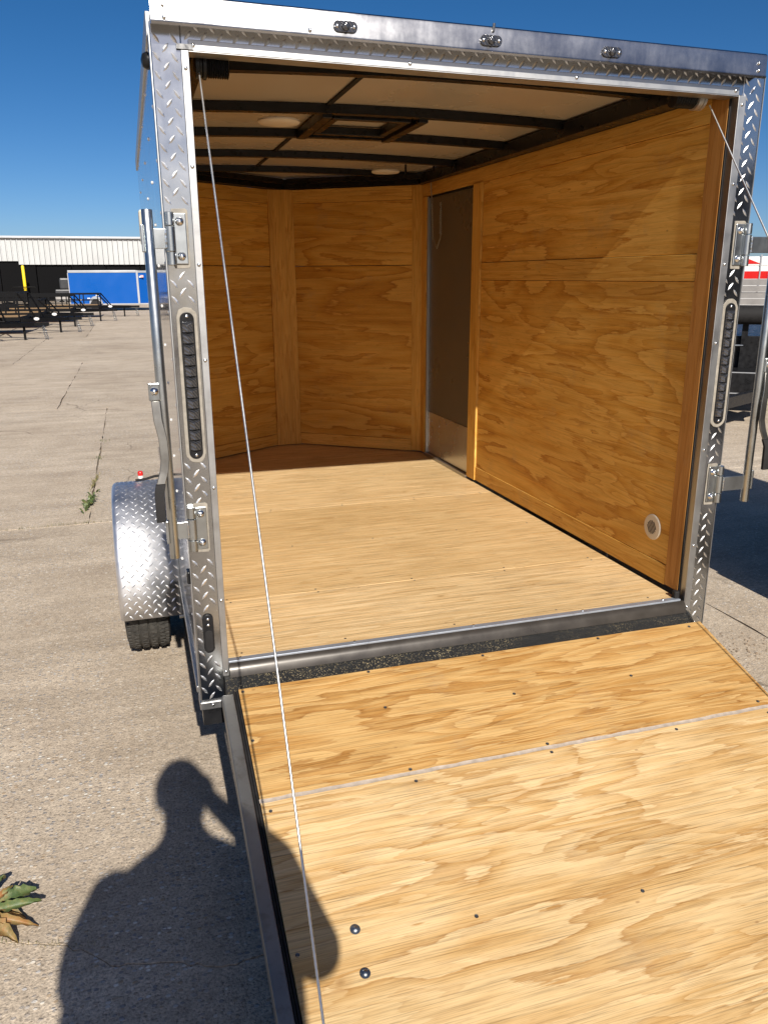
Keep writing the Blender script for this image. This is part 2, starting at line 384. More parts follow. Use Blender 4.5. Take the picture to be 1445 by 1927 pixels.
def stadium(cx, cz, hw, hl, n=10):
    """upright stadium outline, half width hw and half length hl"""
    p = [(cx+hw*math.cos(math.pi*i/n), cz+hl-hw+hw*math.sin(math.pi*i/n)) for i in range(n+1)]
    p += [(cx-hw*math.cos(math.pi*i/n), cz-hl+hw-hw*math.sin(math.pi*i/n)) for i in range(n+1)]
    return p

# ------------------------------------------------------------------ ground: old concrete slabs with open joints
g = MB().add([(-900, -400, -0.02), (900, -400, -0.02), (900, 1500, -0.02), (-900, 1500, -0.02)], [(0, 1, 2, 3)]).build('ground', 'joint_dirt')
g['kind'] = 'structure'
yard = empty('concrete_yard'); yard['kind'] = 'structure'
def wob(a, b, n, amp, sd):
    rr = random.Random(sd); out = []; off = 0
    for i in range(n+1):
        f = i/n; off = off*.6 + rr.uniform(-1, 1)*amp
        k = 0 if i in (0, n) else 1
        out.append((a[0]+(b[0]-a[0])*f + k*off*(abs(b[1]-a[1]) > abs(b[0]-a[0])), a[1]+(b[1]-a[1])*f + k*off*(abs(b[0]-a[0]) >= abs(b[1]-a[1]))))
    return out
CRK = [(-4.5, .32), (-2.4, .02), (-1.3, -.20), (-.7, -.34), (-.52, -.41), (-.40, -.52), (-.26, -.55), (-.12, -.61), (.05, -.60), (.3, -.68), (1.0, -.80), (2.72, -.92)]
def crack():
    rr = random.Random(77); out = []
    for (a, b), (c, d) in zip(CRK[:-1], CRK[1:]):
        n = max(2, int(abs(c-a)/.018)) if -1.4 < a < .3 else 12
        for i in range(n): out.append((a+(c-a)*i/n, b+(d-b)*i/n+(rr.gauss(0, .004) if i else 0)))
    return out + [CRK[-1]]
def slab(x0, x1, y0, y1, gap=0.006, amp=0.006, tilt=0.0):
    sd = int(abs(x0*31+y0*17+x1*7+y1*3)*10)
    near = y1 < 30 and abs(x0) < 30; n = 60 if near else 8
    pl = wob((x0+gap, y0+gap), (x1-gap, y0+gap), n, amp, sd)[:-1] + wob((x1-gap, y0+gap), (x1-gap, y1-gap), n, amp, sd+1)[:-1] \
        + wob((x1-gap, y1-gap), (x0+gap, y1-gap), n, amp, sd+2)[:-1] + wob((x0+gap, y1-gap), (x0+gap, y0+gap), n, amp, sd+3)[:-1]
    MB().prism(pl, -0.15, 0.0).build('slab', 'concrete', yard)
rows = [(-0.92, 3.74, [2.72, 7.5, 60]), (0.32, 3.74, [-60, -4.5]), (-60, -0.92, [2.72, 60]), (-60, 0.32, [-60, -4.5]), (3.74, 9.6, [-60, -5.2, -0.64, 4.4, 9, 60]),
        (9.6, 16.4, [-60, -7.2, -1.3, 4.6, 60]), (16.4, 24, [-60, -8, -2.7, 3.4, 60]), (24, 34, [-90, -9, -1.6, 6, 90]),
        (34, 48, [-90, -12, -3, 6, 90]), (48, 70, [-120, -10, 0, 10, 120]), (70, 1400, [-850, 0, 850])]
for (y0, y1, xs) in rows:
    for a, b in zip(xs[:-1], xs[1:]):
        slab(a, b, y0, y1, 0.004 if y0 < 9 else 0.0025, 0.007 if y0 < 9 else 0.012 if y0 < 30 else 0.0)
ck_ = crack()
MB().prism([(x, y+.0022) for x, y in ck_] + [(2.711, 3.731), (1.0, 3.733), (-.6, 3.728), (-2.0, 3.735), (-4.49, 3.731)], -.15, 0).build('slab', 'concrete', yard)
MB().prism([(x, y-.0022) for x, y in ck_] + [(2.711, -60), (-4.49, -60)], -.15, -.001).build('slab', 'concrete', yard)
# ------------------------------------------------------------------ the open cargo trailer
T = empty('cargo_trailer')
tag(T, 'open silver cargo trailer lined with bare plywood, its ramp door lowered', 'trailer')
H, HL, HR = 1.731, 1.738, 1.722                     # opening height, left and right end
def hz(x): return HL + (HR-HL)*x/1.70
wd = (-0.0187, 0.99983, 0); wn = (-0.99983, -0.0187, 0); wO = (1.6995, 0, 0)   # right wall frame: along, inward
def wallbox(name, mat, s, z, d, grain='h', bevel=0.0012, parent=None, O=wO, e=wd, n=wn):
    gr = (e, Z, n) if grain == 'h' else (Z, e, n)
    return MB().obox(O, e, Z, n, s, z, d).build(name, mat, parent or T, F, bevel=bevel, grain=gr)

# floor sheets
nose_r, nose_l = (0.92, 3.345), (0.72, 3.35)
fl = [[(0.0, 0.022), (1.688, 0.022), (1.682, 0.499), (0.0, 0.499)],
      [(0.0, 0.5015), (1.682, 0.5015), (1.662, 1.659), (0.0, 1.659)],
      [(0.0, 1.6615), (1.662, 1.6615), (1.646, 2.80), (1.60, 2.868), (0.02, 2.868), (0.0, 2.85)],
      [(0.02, 2.8705), (1.60, 2.8705), (0.93, 3.35), (0.71, 3.355)]]
for poly in fl:
    MB().prism(poly, -0.019, 0.0).build('floor_panel', 'ply_floor', T, F, bevel=0.001, grain=(X, Y, Z))
MB().prism([(0, 0.03), (1.70, 0.03), (1.66, 2.8), (0.93, 3.40), (0.71, 3.40), (0, 2.9)], -0.075, -0.0215).build('floor_frame', 'black_steel', T, F)
fsc = MB().lathe((0, 0, 0), Z, [(0.0004, 0.0042), (0.0009, 0.004), (0.0004, 0.0022)], 8).mesh('floor_screw', smooth=40)
frr = random.Random(31)
copies(fsc, 'floor_screw', 'screw_dark', [(x+frr.uniform(-.012, .012), y+frr.uniform(-.004, .004), 0.0002) for y in (0.049, 0.488, 0.515, 1.06, 1.648, 1.675, 2.25) for x in (0.06, 0.40, 0.80, 1.20, 1.59)], T, F)
# right wall: panels and battens
wallbox('wall_panel', 'ply_wall', (0.112, 1.888), (1.247, 1.658), (-0.014, 0.0))
wallbox('wall_panel', 'ply_wall', (0.112, 1.888), (0.097, 1.153), (-0.014, 0.0))
wallbox('batten', 'ply_batten', (0.112, 2.80), (1.66, 1.735), (-0.014, 0.004))
wallbox('batten', 'ply_batten', (0.112, 1.888), (1.155, 1.245), (-0.014, 0.004))
wallbox('batten', 'ply_batten', (0.112, 1.888), (0.016, 0.095), (-0.014, 0.004))
wallbox('batten', 'ply_red_shaded', (0.030, 0.110), (0.020, 1.728), (-0.014, 0.0045), 'v')
wallbox('batten', 'ply_batten', (1.890, 2.000), (0.016, 1.658), (-0.014, 0.012), 'v')
wallbox('batten', 'ply_batten', (2.722, 2.805), (0.012, 1.658), (-0.014, 0.009), 'v')
# side door seen from inside
dr = wallbox('side_door', 'door_skin', (2.012, 2.700), (0.022, 1.650), (-0.035, -0.012), bevel=0.003)
wallbox('kick_plate', 'kick_plate', (2.016, 2.698), (0.025, 0.300), (-0.011, -0.008), parent=dr)
wallbox('door_jamb', 'alu_trim', (2.702, 2.720), (0.010, 1.655), (-0.03, 0.004), parent=dr)
wallbox('door_jamb', 'alu_trim', (2.001, 2.010), (0.010, 1.655), (-0.03, -0.002), parent=dr)
wallbox('door_sill', 'alu_trim', (2.005, 2.71), (0.001, 0.020), (-0.03, 0.014), parent=dr)
wallbox('door_header', 'rubber', (2.005, 2.71), (1.648, 1.657), (-0.03, -0.004), parent=dr)
def wpt(s, z, d): return Vector(wO) + Vector(wd)*s + Vector((0, 0, z)) + Vector(wn)*d
screw = MB().lathe((0, 0, 0), X, [(0.0, 0.006), (-0.002, 0.0058), (-0.0035, 0.003)], 10).mesh('door_screw', smooth=40)
copies(screw, 'door_screw', 'zinc_bolt', [wpt(s, z, -0.007) for s, z in ((2.63, 0.245), (2.50, 0.232), (2.06, 0.72), (2.055, 0.80))], dr, F)
# door holdback spring and chain loops
def helix(p, q, r, turns, wr, n=10):
    p, q = Vector(p), Vector(q); d = (q-p); L = d.length; d.normalize(); a = d.cross(X); a.normalize(); b = d.cross(a)
    return MB().tube([p + d*(L*i/(turns*n)) + (a*math.cos(2*math.pi*i/n) + b*math.sin(2*math.pi*i/n))*r for i in range(turns*n+1)], wr, 5)
helix(wpt(2.45, 1.60, 0.02), wpt(2.45, 1.42, 0.02), 0.008, 16, 0.0018).build('holdback_spring', 'zinc', dr, F, smooth=60)
def chain(pts, name, parent, lk=0.014, r=0.0014, mat='zinc', dz=F):
    mb = MB(); k = 0
    pts = [Vector(p) for p in pts]
    for a, b in zip(pts[:-1], pts[1:]):
        d = (b-a); n = max(1, int(d.length/(lk*.72)))
        for i in range(n):
            c = a + d*((i+.5)/n); u = d.normalized(); sd = u.cross(Z if abs(u.z) < .8 else X).normalized()
            if k % 2: sd = u.cross(sd)
            k += 1
            mb.tube([c + u*(lk/2)*math.cos(th) + sd*(lk*.28)*math.sin(th) for th in [2*math.pi*j/8 for j in range(9)]], r, 4, False)
    return mb.build(name, mat, parent, dz, smooth=60)
chain([wpt(2.62, 1.73, .02), wpt(2.60, 1.62, .02), wpt(2.58, 1.40, .018), wpt(2.52, 1.34, .016), wpt(2.46, 1.40, .016), wpt(2.45, 1.43, .02)], 'holdback_chain', dr)
# vent on the right wall
vO = wpt(0.215, 0.222, 0.0)
MB().lathe(vO, wn, [(0, 0.051), (0.003, 0.051), (0.006, 0.048), (0.0065, 0.030), (0.0060, 0.0295)], 32).build('wall_vent', 'cream_plastic', T, F, smooth=35)
vent = T.children[-1] if False else [o for o in T.children if o.name.startswith('wall_vent')][-1]
for i in range(6):
    yy = -0.0215 + i*0.0086; hl = math.sqrt(max(0.0, 0.027**2 - yy*yy))
    a, b = Vector(wd), Vector(Z); u = (a*0.5 + b*0.866); v = (a*0.866 - b*0.5)
    MB().obox(vO, u, v, wn, (-hl, hl), (yy-0.0012, yy+0.0012), (0.004, 0.0075)).build('vent_slot', 'black_steel', vent, F)
# nose panels
for (P, Q, sgn) in (((1.648, 2.80, 0), (0.905, 3.335, 0), 1), ((0.735, 3.335, 0), (0.03, 2.86, 0), 1)):
    P, Q = Vector(P), Vector(Q); e = (Q-P); L = e.length; e.normalize(); n = Vector((-e.y, e.x, 0)).normalized()
    n = -n if n.y > 0 else n
    kw = dict(O=P, e=e, n=n)
    s0 = 0.075 if P.x > 1 else 0.0
    if P.x > 1: wallbox('corner_board', 'ply_batten', (0.0, 0.073), (0.010, 1.735), (-0.014, 0.008), 'v', **kw)
    wallbox('nose_panel', 'ply_wall', (s0, L), (1.248, 1.648), (-0.014, 0), **kw)
    wallbox('nose_panel', 'ply_wall', (s0, L), (0.088, 1.244), (-0.014, 0), **kw)
    wallbox('batten', 'ply_batten', (s0, L), (1.65, 1.735), (-0.014, 0.005), **kw)
    wallbox('batten', 'ply_batten', (s0, L), (0.008, 0.086), (-0.014, 0.006), **kw)
    if P.x < 1: wallbox('batten', 'ply_batten', (0.0, L), (1.13, 1.244), (0.0008, 0.005), **kw)
MB().box((0.735, 0.905), (3.322, 3.340), (0.006, 1.735)).build('nose_board', 'ply_batten', T, F, bevel=0.002, grain=(Z, X, Y))
# left wall (inside) and outer skins
MB().box((-0.022, -0.006), (0.052, 2.86), (0.01, 1.735)).build('wall_panel', 'ply_wall', T, F, grain=(Y, Z, X))
# ceiling sheets, roof bows, rails
def arch(x): return 0.022*(1-((x-0.85)/0.90)**2)
NX = 14
def archbox(x0, x1, y, zb, h, n=NX):
    mb = MB(); xs = [x0+(x1-x0)*i/n for i in range(n+1)]
    vs = []
    for x in xs:
        zz = zb + arch(x)
        vs += [(x, y[0], zz), (x, y[1], zz), (x, y[1], zz+h), (x, y[0], zz+h)]
    fs = [(3, 2, 1, 0), (4*n, 4*n+1, 4*n+2, 4*n+3)]
    for i in range(n):
        b = 4*i
        for k in range(4): fs.append((b+k, b+(k+1) % 4, b+4+(k+1) % 4, b+4+k))
    return mb.add(vs, fs)
for (xa, xb) in ((0.0, 0.598), (0.602, 1.70)):
    archbox(xa, xb, (0.05, 2.86), 1.800, 0.003).build('roof_sheet', 'roof_sheet', T, F, smooth=30)
MB().prism([(0.0, 2.862), (1.70, 2.862), (0.95, 3.42), (0.70, 3.42)], 1.806, 1.809).build('roof_sheet', 'roof_sheet', T, F)
for y in (0.355, 0.985, 1.56, 2.22, 2.85):
    archbox(0.02, 1.66, (y-0.02, y+0.02), 1.765, 0.033).build('roof_bow', 'black_steel', T, F, smooth=30)
MB().box((1.610, 1.700), (0.03, 2.83), (1.736, 1.795)).build('top_rail', 'black_steel', T, F, bevel=0.003)
MB().box((0.013, 0.055), (0.03, 2.86), (1.737, 1.795)).build('top_rail', 'black_steel', T, F, bevel=0.003)
for (P, Q) in (((1.66, 2.82, 1.768), (0.86, 3.36, 1.768)), ((0.82, 3.36, 1.768), (0.03, 2.84, 1.768))):
    MB().bar(P, Q, 0.06, 0.06).build('nose_rail', 'black_steel', T, F)
    MB().bar(Vector(P)+Vector((0, -.10, .012)), Vector(Q)+Vector((0, -.10, .012)), 0.03, 0.03).build('nose_rail', 'black_steel', T, F)
MB().box((0.0, 1.70), (0.052, 0.098), (1.765, 1.815)).build('rear_bow', 'black_steel', T, F, bevel=0.004)
MB().box((0.594, 0.606), (0.10, 0.33), (1.816, 1.8195)).build('roof_seam', 'rubber', T, F)
for (ya, yb) in ((0.10, 0.334), (0.376, 0.962), (1.60, 2.20), (2.24, 2.83)):
    MB().box((0.591, 0.609), (ya, yb), (1.812, 1.818)).build('roof_seam', 'rubber', T, F)
# roof vent frame
hv = MB().box((0.585, 0.625), (1.006, 1.539), (1.775, 1.812)).build('roof_vent', 'black_steel', T, F, bevel=0.003)
MB().box((0.985, 1.025), (1.006, 1.539), (1.775, 1.812)).build('vent_side', 'black_steel', hv, F, bevel=0.003)
for yv in (1.075, 1.435): MB().box((0.64, 0.97), (yv-.018, yv+.018), (1.782, 1.815)).build('vent_rim', 'black_steel', hv, F, bevel=0.003)
for xv in (0.655, 0.955): MB().box((xv-.016, xv+.016), (1.094, 1.416), (1.784, 1.815)).build('vent_rim', 'black_steel', hv, F, bevel=0.003)
MB().box((0.672, 0.938), (1.094, 1.416), (1.822, 1.826)).build('vent_lid', 'kick_plate', hv, F)
# dome lights
for (x, y, r) in ((0.415, 1.03, 0.082), (1.275, 2.41, 0.082)):
    MB().lathe((x, y, 1.764), (0, 0, -1), [(0, r*.9), (0.003, r), (0.009, r), (0.014, r*.94), (0.017, r*.6), (0.0175, 0.005)], 32).build('dome_light', 'white_plastic', T, F, smooth=40)
for (x, y, l) in ((1.36, 2.30, 0.05), (1.53, 2.30, .035), (1.60, 2.16, .05)):
    MB().tube([(x, y, 1.785), (x, y, 1.785-l)], 0.006, 6).build('wire_tab', 'black_steel', T, F)
# rear frame: posts of tread plate
def treads_plane(O, eu, ev, n, w, h, du=0.0205, dv=0.043, u0=None, ang=R(52), skip=None, L=0.031, wdt=0.0085):
    mb = MB(); i = 0; u = (u0 if u0 is not None else du*0.55)
    O, eu, ev, n = map(Vector, (O, eu, ev, n))
    while u < w - 0.005:
        v = (dv*0.25 if i % 2 else dv*0.75)
        while v < h - 0.006:
            P = O + eu*u + ev*v
            if not (skip and skip(P)): mb.tread(P, eu, ev, n, ang if i % 2 else math.pi-ang, L, wdt)
            v += dv
        u += du; i += 1
    return mb
tl = {}
for side in (0, 1):
    x0, x1 = (-0.094, -0.017) if side == 0 else (1.717, 1.796)
    po = MB().box((x0, x1), (-0.004, 0.05), (-0.125, 1.80)).build('rear_post', 'tread_plate', T, F, bevel=0.003)
    cx = (-0.053 if side == 0 else 1.7585)
    def skip(P, cx=cx, side=side):
        z = P.z
        if abs(P.x-cx) < 0.031 and 0.655 < z < 1.115: return True
        if abs(P.x-cx) < 0.033 and (1.185 < z < 1.36 or 0.36 < z < 0.535): return True
        if side == 0 and abs(P.x-cx) < 0.02 and 0.035 < z < 0.185: return True
        return False
    treads_plane((x0, -0.004, -0.12), X, Z, (0, -1, 0), x1-x0, 1.90, du=0.0225, u0=0.014, skip=skip).build('raised_treads', 'tread_bar', po, F, stuff=True)
    # side return of the post
    xo = x0 if side == 0 else x1
    MB().box((xo-0.0025, xo) if side == 0 else (xo, xo+0.0025), (-0.005, 0.055), (-0.12, 1.78)).build('post_edge', 'alu_trim', po, F)
    ta, tb = (-0.0195, 0.0) if side == 0 else (1.700, 1.7285)
    tr = MB().box((ta, tb), (-0.0095, -0.0045), (-0.045, hz(0.85*2*side)-0.001)).build('opening_trim', 'alu_trim', T, F, bevel=0.0012)
    ia, ib = (-0.016, -0.003) if side == 0 else (1.7008, 1.716)
    MB().box((ia, ib), (-0.0044, 0.048), (-0.045, hz(0.85*2*side)-0.002)).build('trim_return', 'alu_trim', tr, F)
    rv = MB().lathe((0, 0, 0), (0, -1, 0), [(0, 0.0055), (0.002, 0.005), (0.0035, 0.003), (0.004, 0.0005)], 10).mesh('rivet', smooth=50)
    cxm = (ta+tb)/2
    copies(rv, 'rivet', 'zinc_bolt', [(cxm, -0.0095, z) for z in (-0.03, 0.215, 0.575, 0.95, 1.21, 1.46, 1.695)], tr, F)
# dark gap between right trim and wall lining
MB().box((1.6955, 1.7002), (0.024, 0.0295), (-0.02, 1.722)).build('post_gap', 'rubber', T, F)
# header
hd = MB().prism([(-0.0165, HL+0.001), (1.7165, HR+0.001), (1.7165, 1.795), (-0.0165, 1.80)], 0.003, -0.05, e1=X, e2=Z, e3=(0, -1, 0)).build('rear_header', 'tread_plate', T, F)
mbt = MB(); xx = 0.0; i = 0
while xx < 1.70:
    for k, zz in enumerate((0.034, 0.055)):
        mbt.tread((xx + 0.02*k, -0.003, hz(xx)+zz), X, Z, (0, -1, 0), R(125) if k else R(52))
    xx += 0.041
mbt.build('raised_treads', 'tread_bar', hd, F, stuff=True)
ht = MB().prism([(0.0005, HL-0.002), (1.6995, HR-0.002), (1.6995, HR+0.022), (0.0005, HL+0.024)], 0.0045, 0.0095, e1=X, e2=Z, e3=(0, -1, 0)).build('header_trim', 'alu_trim', T, F, bevel=0.0012)
MB().prism([(0.0005, HL-0.004), (1.6995, HR-0.004), (1.6995, HR-0.0025), (0.0005, HL-0.0025)], 0.009, -0.05, e1=X, e2=Z, e3=(0, -1, 0)).build('header_return', 'alu_trim', ht, F)
copies(rv, 'rivet', 'screw_dark', [(x, -0.0095, hz(x)+0.011) for x in (0.012, 0.60, 1.12, 1.685)], ht, F)
MB().obox((0, 0, 0), X, Y, Z, (-0.03, 0.012), (-0.0125, -0.010), (HL+0.0, HL+0.012)).build('corner_tab', 'screw_dark', ht, F)
# hood over the opening: folded aluminium with rolled lip
prof = [(0.0, 0.115), (-0.006, 0.117), (-0.040, 0.112), (-0.047, 0.107), (-0.049, 0.100), (-0.049, 0.052), (-0.052, 0.047), (-0.050, 0.042), (-0.044, 0.042), (-0.030, 0.046), (0.0, 0.054)]
prof_b = [(0.0, 0.112), (-0.040, 0.108), (-0.044, 0.098), (-0.044, 0.048), (-0.030, 0.052), (0.0, 0.058)]
vsx = [-0.090 + 1.845*i/24 for i in range(25)]; vs_ = []
for x in vsx:
    for (y, z) in prof: vs_.append((x, y-0.004, hz(x)+z))
npf = len(prof); fs_ = [tuple(range(npf)), tuple(24*npf+npf-1-i for i in range(npf))]
for i in range(24):
    for k in range(npf-1): fs_.append((i*npf+k, (i+1)*npf+k, (i+1)*npf+k+1, i*npf+k+1)[::-1])
hood = MB().add(vs_, fs_).build('rear_hood', 'alu_hood', T, F, smooth=38)
def px_stad(x, z, hw, hl, n=8):
    return [(a, b) for b, a in stadium(z, x, hw, hl, n)]
for x in (0.405, 0.822, 1.205):
    z0 = hz(x)+0.074
    lp = MB().prism(px_stad(x, z0, 0.0135, 0.033), 0.053, 0.057, e1=X, e2=Z, e3=(0, -1, 0)).build('marker_light', 'smoke_lens', hood, F, bevel=0.001)
    MB().lathe((x, -0.057, z0), (0, -1, 0), [(0, 0.0115), (0.006, 0.0105), (0.009, 0.006), (0.0095, 0.001)], 14).build('bulb_lens', 'smoke_lens', lp, F, smooth=40)
    copies(rv, 'rivet', 'zinc_bolt', [(x-0.023, -0.057, z0), (x+0.023, -0.057, z0)], lp, F)
copies(rv, 'rivet', 'zinc_bolt', [(-0.06, -0.0535, hz(0)+.085), (-0.058, -0.0535, hz(0)+.058), (1.725, -0.0535, HR+.082), (1.727, -0.0535, HR+.062), (0.31, -0.0535, HL+.056)], hood, F)
MB().tube([(0.83, -0.055, HR+.125), (0.828, -0.055, HR+.105)], 0.004, 6).build('wire_stub', 'screw_dark', hood, F)
# roof outer sheet and side skins
archbox(-0.09, 1.79, (0.0, 2.9), 1.822, 0.004).build('roof_skin', 'far_silver', T, F, smooth=30)
MB().prism([(-0.09, 2.902), (1.79, 2.902), (1.0, 3.47), (0.65, 3.47)], 1.82, 1.826).build('roof_skin', 'far_silver', T, F)
for (ya, yb) in ((0.056, 0.66), (0.662, 1.27), (1.272, 1.88), (1.882, 2.49), (2.492, 2.90)):
    MB().box((-0.093, -0.089), (ya, yb-0.002), (-0.10, 1.775)).build('side_panel', 'side_skin', T, F, bevel=0.001)
    MB().box((1.789, 1.793), (ya, yb-0.002), (-0.10, 1.775)).build('side_panel', 'side_skin', T, F, bevel=0.001)
MB().box((-0.100, -0.086), (0.05, 2.90), (1.776, 1.835)).build('roof_edge', 'alu_trim', T, F, bevel=0.003)
MB().box((1.786, 1.800), (0.05, 2.90), (1.776, 1.835)).build('roof_edge', 'alu_trim', T, F, bevel=0.003)
MB().box((-0.102, -0.086), (0.056, 2.90), (-0.125, -0.101)).build('bottom_rail', 'alu_trim', T, F, bevel=0.003)
MB().box((1.786, 1.802), (0.056, 2.90), (-0.125, -0.101)).build('bottom_rail', 'alu_trim', T, F, bevel=0.003)
for (P, Q) in (((-0.09, 2.90), (0.66, 3.46)), ((1.79, 2.90), (1.0, 3.46)), ((0.66, 3.46), (1.0, 3.46))):
    P, Q = Vector((*P, 0.84)), Vector((*Q, 0.84)); MB().bar(P, Q, 0.004, 1.92).build('nose_skin', 'side_skin', T, F)
rvx = MB().lathe((0, 0, 0), (-1, 0, 0), [(0, 0.006), (0.003, 0.005), (0.0045, 0.001)], 8).mesh('skin_rivet', smooth=50)
copies(rvx, 'skin_rivet', 'white_plastic', [(-0.093, y, z) for y in (0.10, 0.655, 1.265, 1.875, 2.485) for z in [0.0+0.135*k for k in range(14)]], T, F)
# side scoop vent and marker
MB().prism([(2.02, 1.50), (2.16, 1.50), (2.16, 1.36), (2.10, 1.33), (2.06, 1.36)], 0.093, 0.122, e1=Y, e2=Z, e3=(-1, 0, 0)).build('side_scoop', 'cream_plastic', T, F, bevel=0.01)
MB().lathe((-0.09, 0.12, 1.735), (-1, 0, 0), [(0.002, 0.022), (0.012, 0.022), (0.022, 0.016), (0.026, 0.004)], 12).build('side_marker', 'black_steel', T, F, smooth=40)
# sill
MB().box((0.0005, 1.688), (-0.004, 0.0205), (-0.012, 0.0022)).build('sill_strip', 'sill_tape', T, F, bevel=0.0015)
sill = MB().prism([(-0.0045, -0.004), (-0.012, -0.008), (-0.022, -0.022), (-0.028, -0.044), (0.03, -0.044), (0.03, -0.013), (-0.0045, -0.013)], 0.001, 1.699, e1=Y, e2=Z, e3=X).build('bent_sill', 'bronze_sill', T, F, smooth=35)
MB().prism([(0.03, -0.045), (-0.020, -0.046), (-0.034, -0.052), (-0.048, -0.066), (-0.062, -0.074), (-0.078, -0.080), (-0.078, -0.12), (0.03, -0.12)], -0.016, 1.716, e1=Y, e2=Z, e3=X).build('hinge_gutter', 'gritty_black', T, F, smooth=40)
copies(MB().lathe((0, 0, 0), Z, [(0, 0.004), (0.003, 0.004), (0.005, 0.001)], 8).mesh('sill_screw', smooth=40), 'sill_screw', 'zinc_bolt', [(x, 0.012, 0.002) for x in (0.04, 0.42, 0.85, 1.28, 1.62)], T, F)
MB().box((1.668, 1.690), (0.006, 0.03), (-0.02, 0.03)).build('rubber_bumper', 'rubber', T, F, bevel=0.006)
# corner shoes under the posts
for (xa, xb) in ((-0.098, -0.018), (1.718, 1.800)):
    cs = MB().box((xa, xb), (-0.012, 0.06), (-0.155, -0.1255)).build('corner_shoe', 'alu_trim', T, F, bevel=0.004)
    copies(rv, 'rivet', 'zinc_bolt', [((xa+xb)/2, -0.012, -0.138)], cs, F)
MB().box((-0.090, 1.79), (0.0, 0.06), (-0.215, -0.156)).build('rear_crossmember', 'black_steel', T, F)
for xx in (-0.02, 1.68): MB().box((xx-0.03, xx+0.03), (0.06, 3.3 if xx < 1 else 2.9), (-0.17, -0.08)).build('frame_rail', 'black_steel', T, F)
# tail lights
for side, cx in ((0, -0.053), (1, 1.7585)):
    cz = 0.876; rr = random.Random(5+side)
    ck = [(a + rr.uniform(-.0015, .0015), b + rr.uniform(-.0015, .0015)) for a, b in stadium(cx, cz, 0.0285 if side == 0 else 0.031, 0.222, 12)]
    tlp = MB().prism(ck, 0.004, 0.0085, e1=X, e2=Z, e3=(0, -1, 0)).build('tail_light', 'caulk', T, F, bevel=0.002)
    MB().prism(stadium(cx, cz, 0.0195, 0.208, 12), 0.0086, 0.0125, e1=X, e2=Z, e3=(0, -1, 0)).build('lens_base', 'black_steel', tlp, F, bevel=0.001)
    seg = MB()
    hw, hh = 0.0165, 0.0148
    vs = [(-hw, 0, -hh), (hw, 0, -hh), (hw, 0, hh), (-hw, 0, hh), (-hw*.8, -.006, -hh*.9), (hw*.8, -.006, -hh*.9), (hw*.8, -.006, hh*.6), (-hw*.8, -.006, hh*.6), (0, -.0105, -hh*.9), (0, -.0105, hh*.3)]
    seg.add(vs, [(0, 1, 5, 8, 4), (1, 2, 6, 5), (2, 3, 7, 9, 6), (3, 0, 4, 7), (4, 8, 9, 7), (8, 5, 6, 9)])
    copies(seg.mesh('lens_segment'), 'lens_segment', 'smoke_lens', [(cx, -0.0126, cz+0.0305*(k-5.5)) for k in range(12)], tlp, F)
    copies(rv, 'lamp_screw', 'zinc_bolt', [(cx, -0.0126, cz+0.197), (cx, -0.0126, cz-0.197)], tlp, F)
# door-bar hinges and lock bars
bolt = MB().lathe((0, 0, 0), (0, -1, 0), [(0, 0.0115), (0.002, 0.0115), (0.004, 0.0095), (0.0075, 0.007), (0.009, 0.003), (0.0075, 0.0028)], 16).mesh('bolt', smooth=40)
def hinge(side, z0, arm_to, arm=True):
    cx = -0.053 if side == 0 else 1.762; sg = -1 if side == 0 else 1
    rr = random.Random(int(z0*100)+side)
    ck = [(a+rr.uniform(-.001, .001), b+rr.uniform(-.001, .001)) for a, b in
          [(cx-.022*1, z0-.070), (cx-.020, z0-.076), (cx+.016, z0-.077), (cx+.021, z0-.072), (cx+.022, z0+.072), (cx+.017, z0+.077), (cx-.02, z0+.076), (cx-.022, z0+.07)]]
    MBc = MB().prism(ck, 0.004, 0.0068, e1=X, e2=Z, e3=(0, -1, 0))
    h = MB().box((cx-0.0165, cx+0.0165), (-0.0115, -0.007), (z0-0.066, z0+0.066)).build('bar_hinge', 'zinc', T, F, bevel=0.0035)
    MBc.build('hinge_sealant', 'caulk', h, F, bevel=0.001)
    copies(bolt, 'bolt', 'zinc_bolt', [(cx+0.001*sg, -0.0115, z0+0.045), (cx+0.001*sg, -0.0115, z0-0.045)], h, F)
    bx = cx + sg*0.0275
    for za, zb in ((z0+0.034, z0+0.068), (z0-0.068, z0-0.034)):
        MB().lathe((bx, -0.015, za), Z, [(0, 0.0115), (0.001, 0.0125), (zb-za-0.001, 0.0125), (zb-za, 0.0115)], 18).build('hinge_barrel', 'zinc', h, F, smooth=40)
    MB().lathe((bx, -0.015, z0-0.032), Z, [(0, 0.0125), (0.001, 0.0135), (0.063, 0.0135), (0.064, 0.0125)], 18).build('hinge_knuckle', 'zinc', h, F, smooth=40)
    if arm:
        a, b = Vector((bx+sg*.012, -0.018, z0)), Vector(arm_to); b.z = z0
        MB().bar(a, b, 0.005, 0.052, (0, 0, 1)).build('hinge_arm', 'zinc', h, F, bevel=0.0015)
        mbw = MB(); rr = random.Random(3)
        mbw.tube([(b.x-sg*.004, b.y-0.010, z0-0.024+0.004*k) for k in range(13)], [0.0022+rr.random()*.0016 for _ in range(13)], 6)
        mbw.tube([(bx+sg*.0125, -0.0245, z0-0.024+0.004*k) for k in range(13)], [0.0018+rr.random()*.0014 for _ in range(13)], 6)
        mbw.build('weld_bead', 'zinc_bolt', h, F, smooth=60)
    return h
BL = Vector((-0.137, -0.018, 0)); BR = Vector((1.908, -0.018, 0))
hinge(0, 1.277, BL); hinge(0, 0.455, BL); hinge(1, 1.272, BR); hinge(1, 0.445, BR)
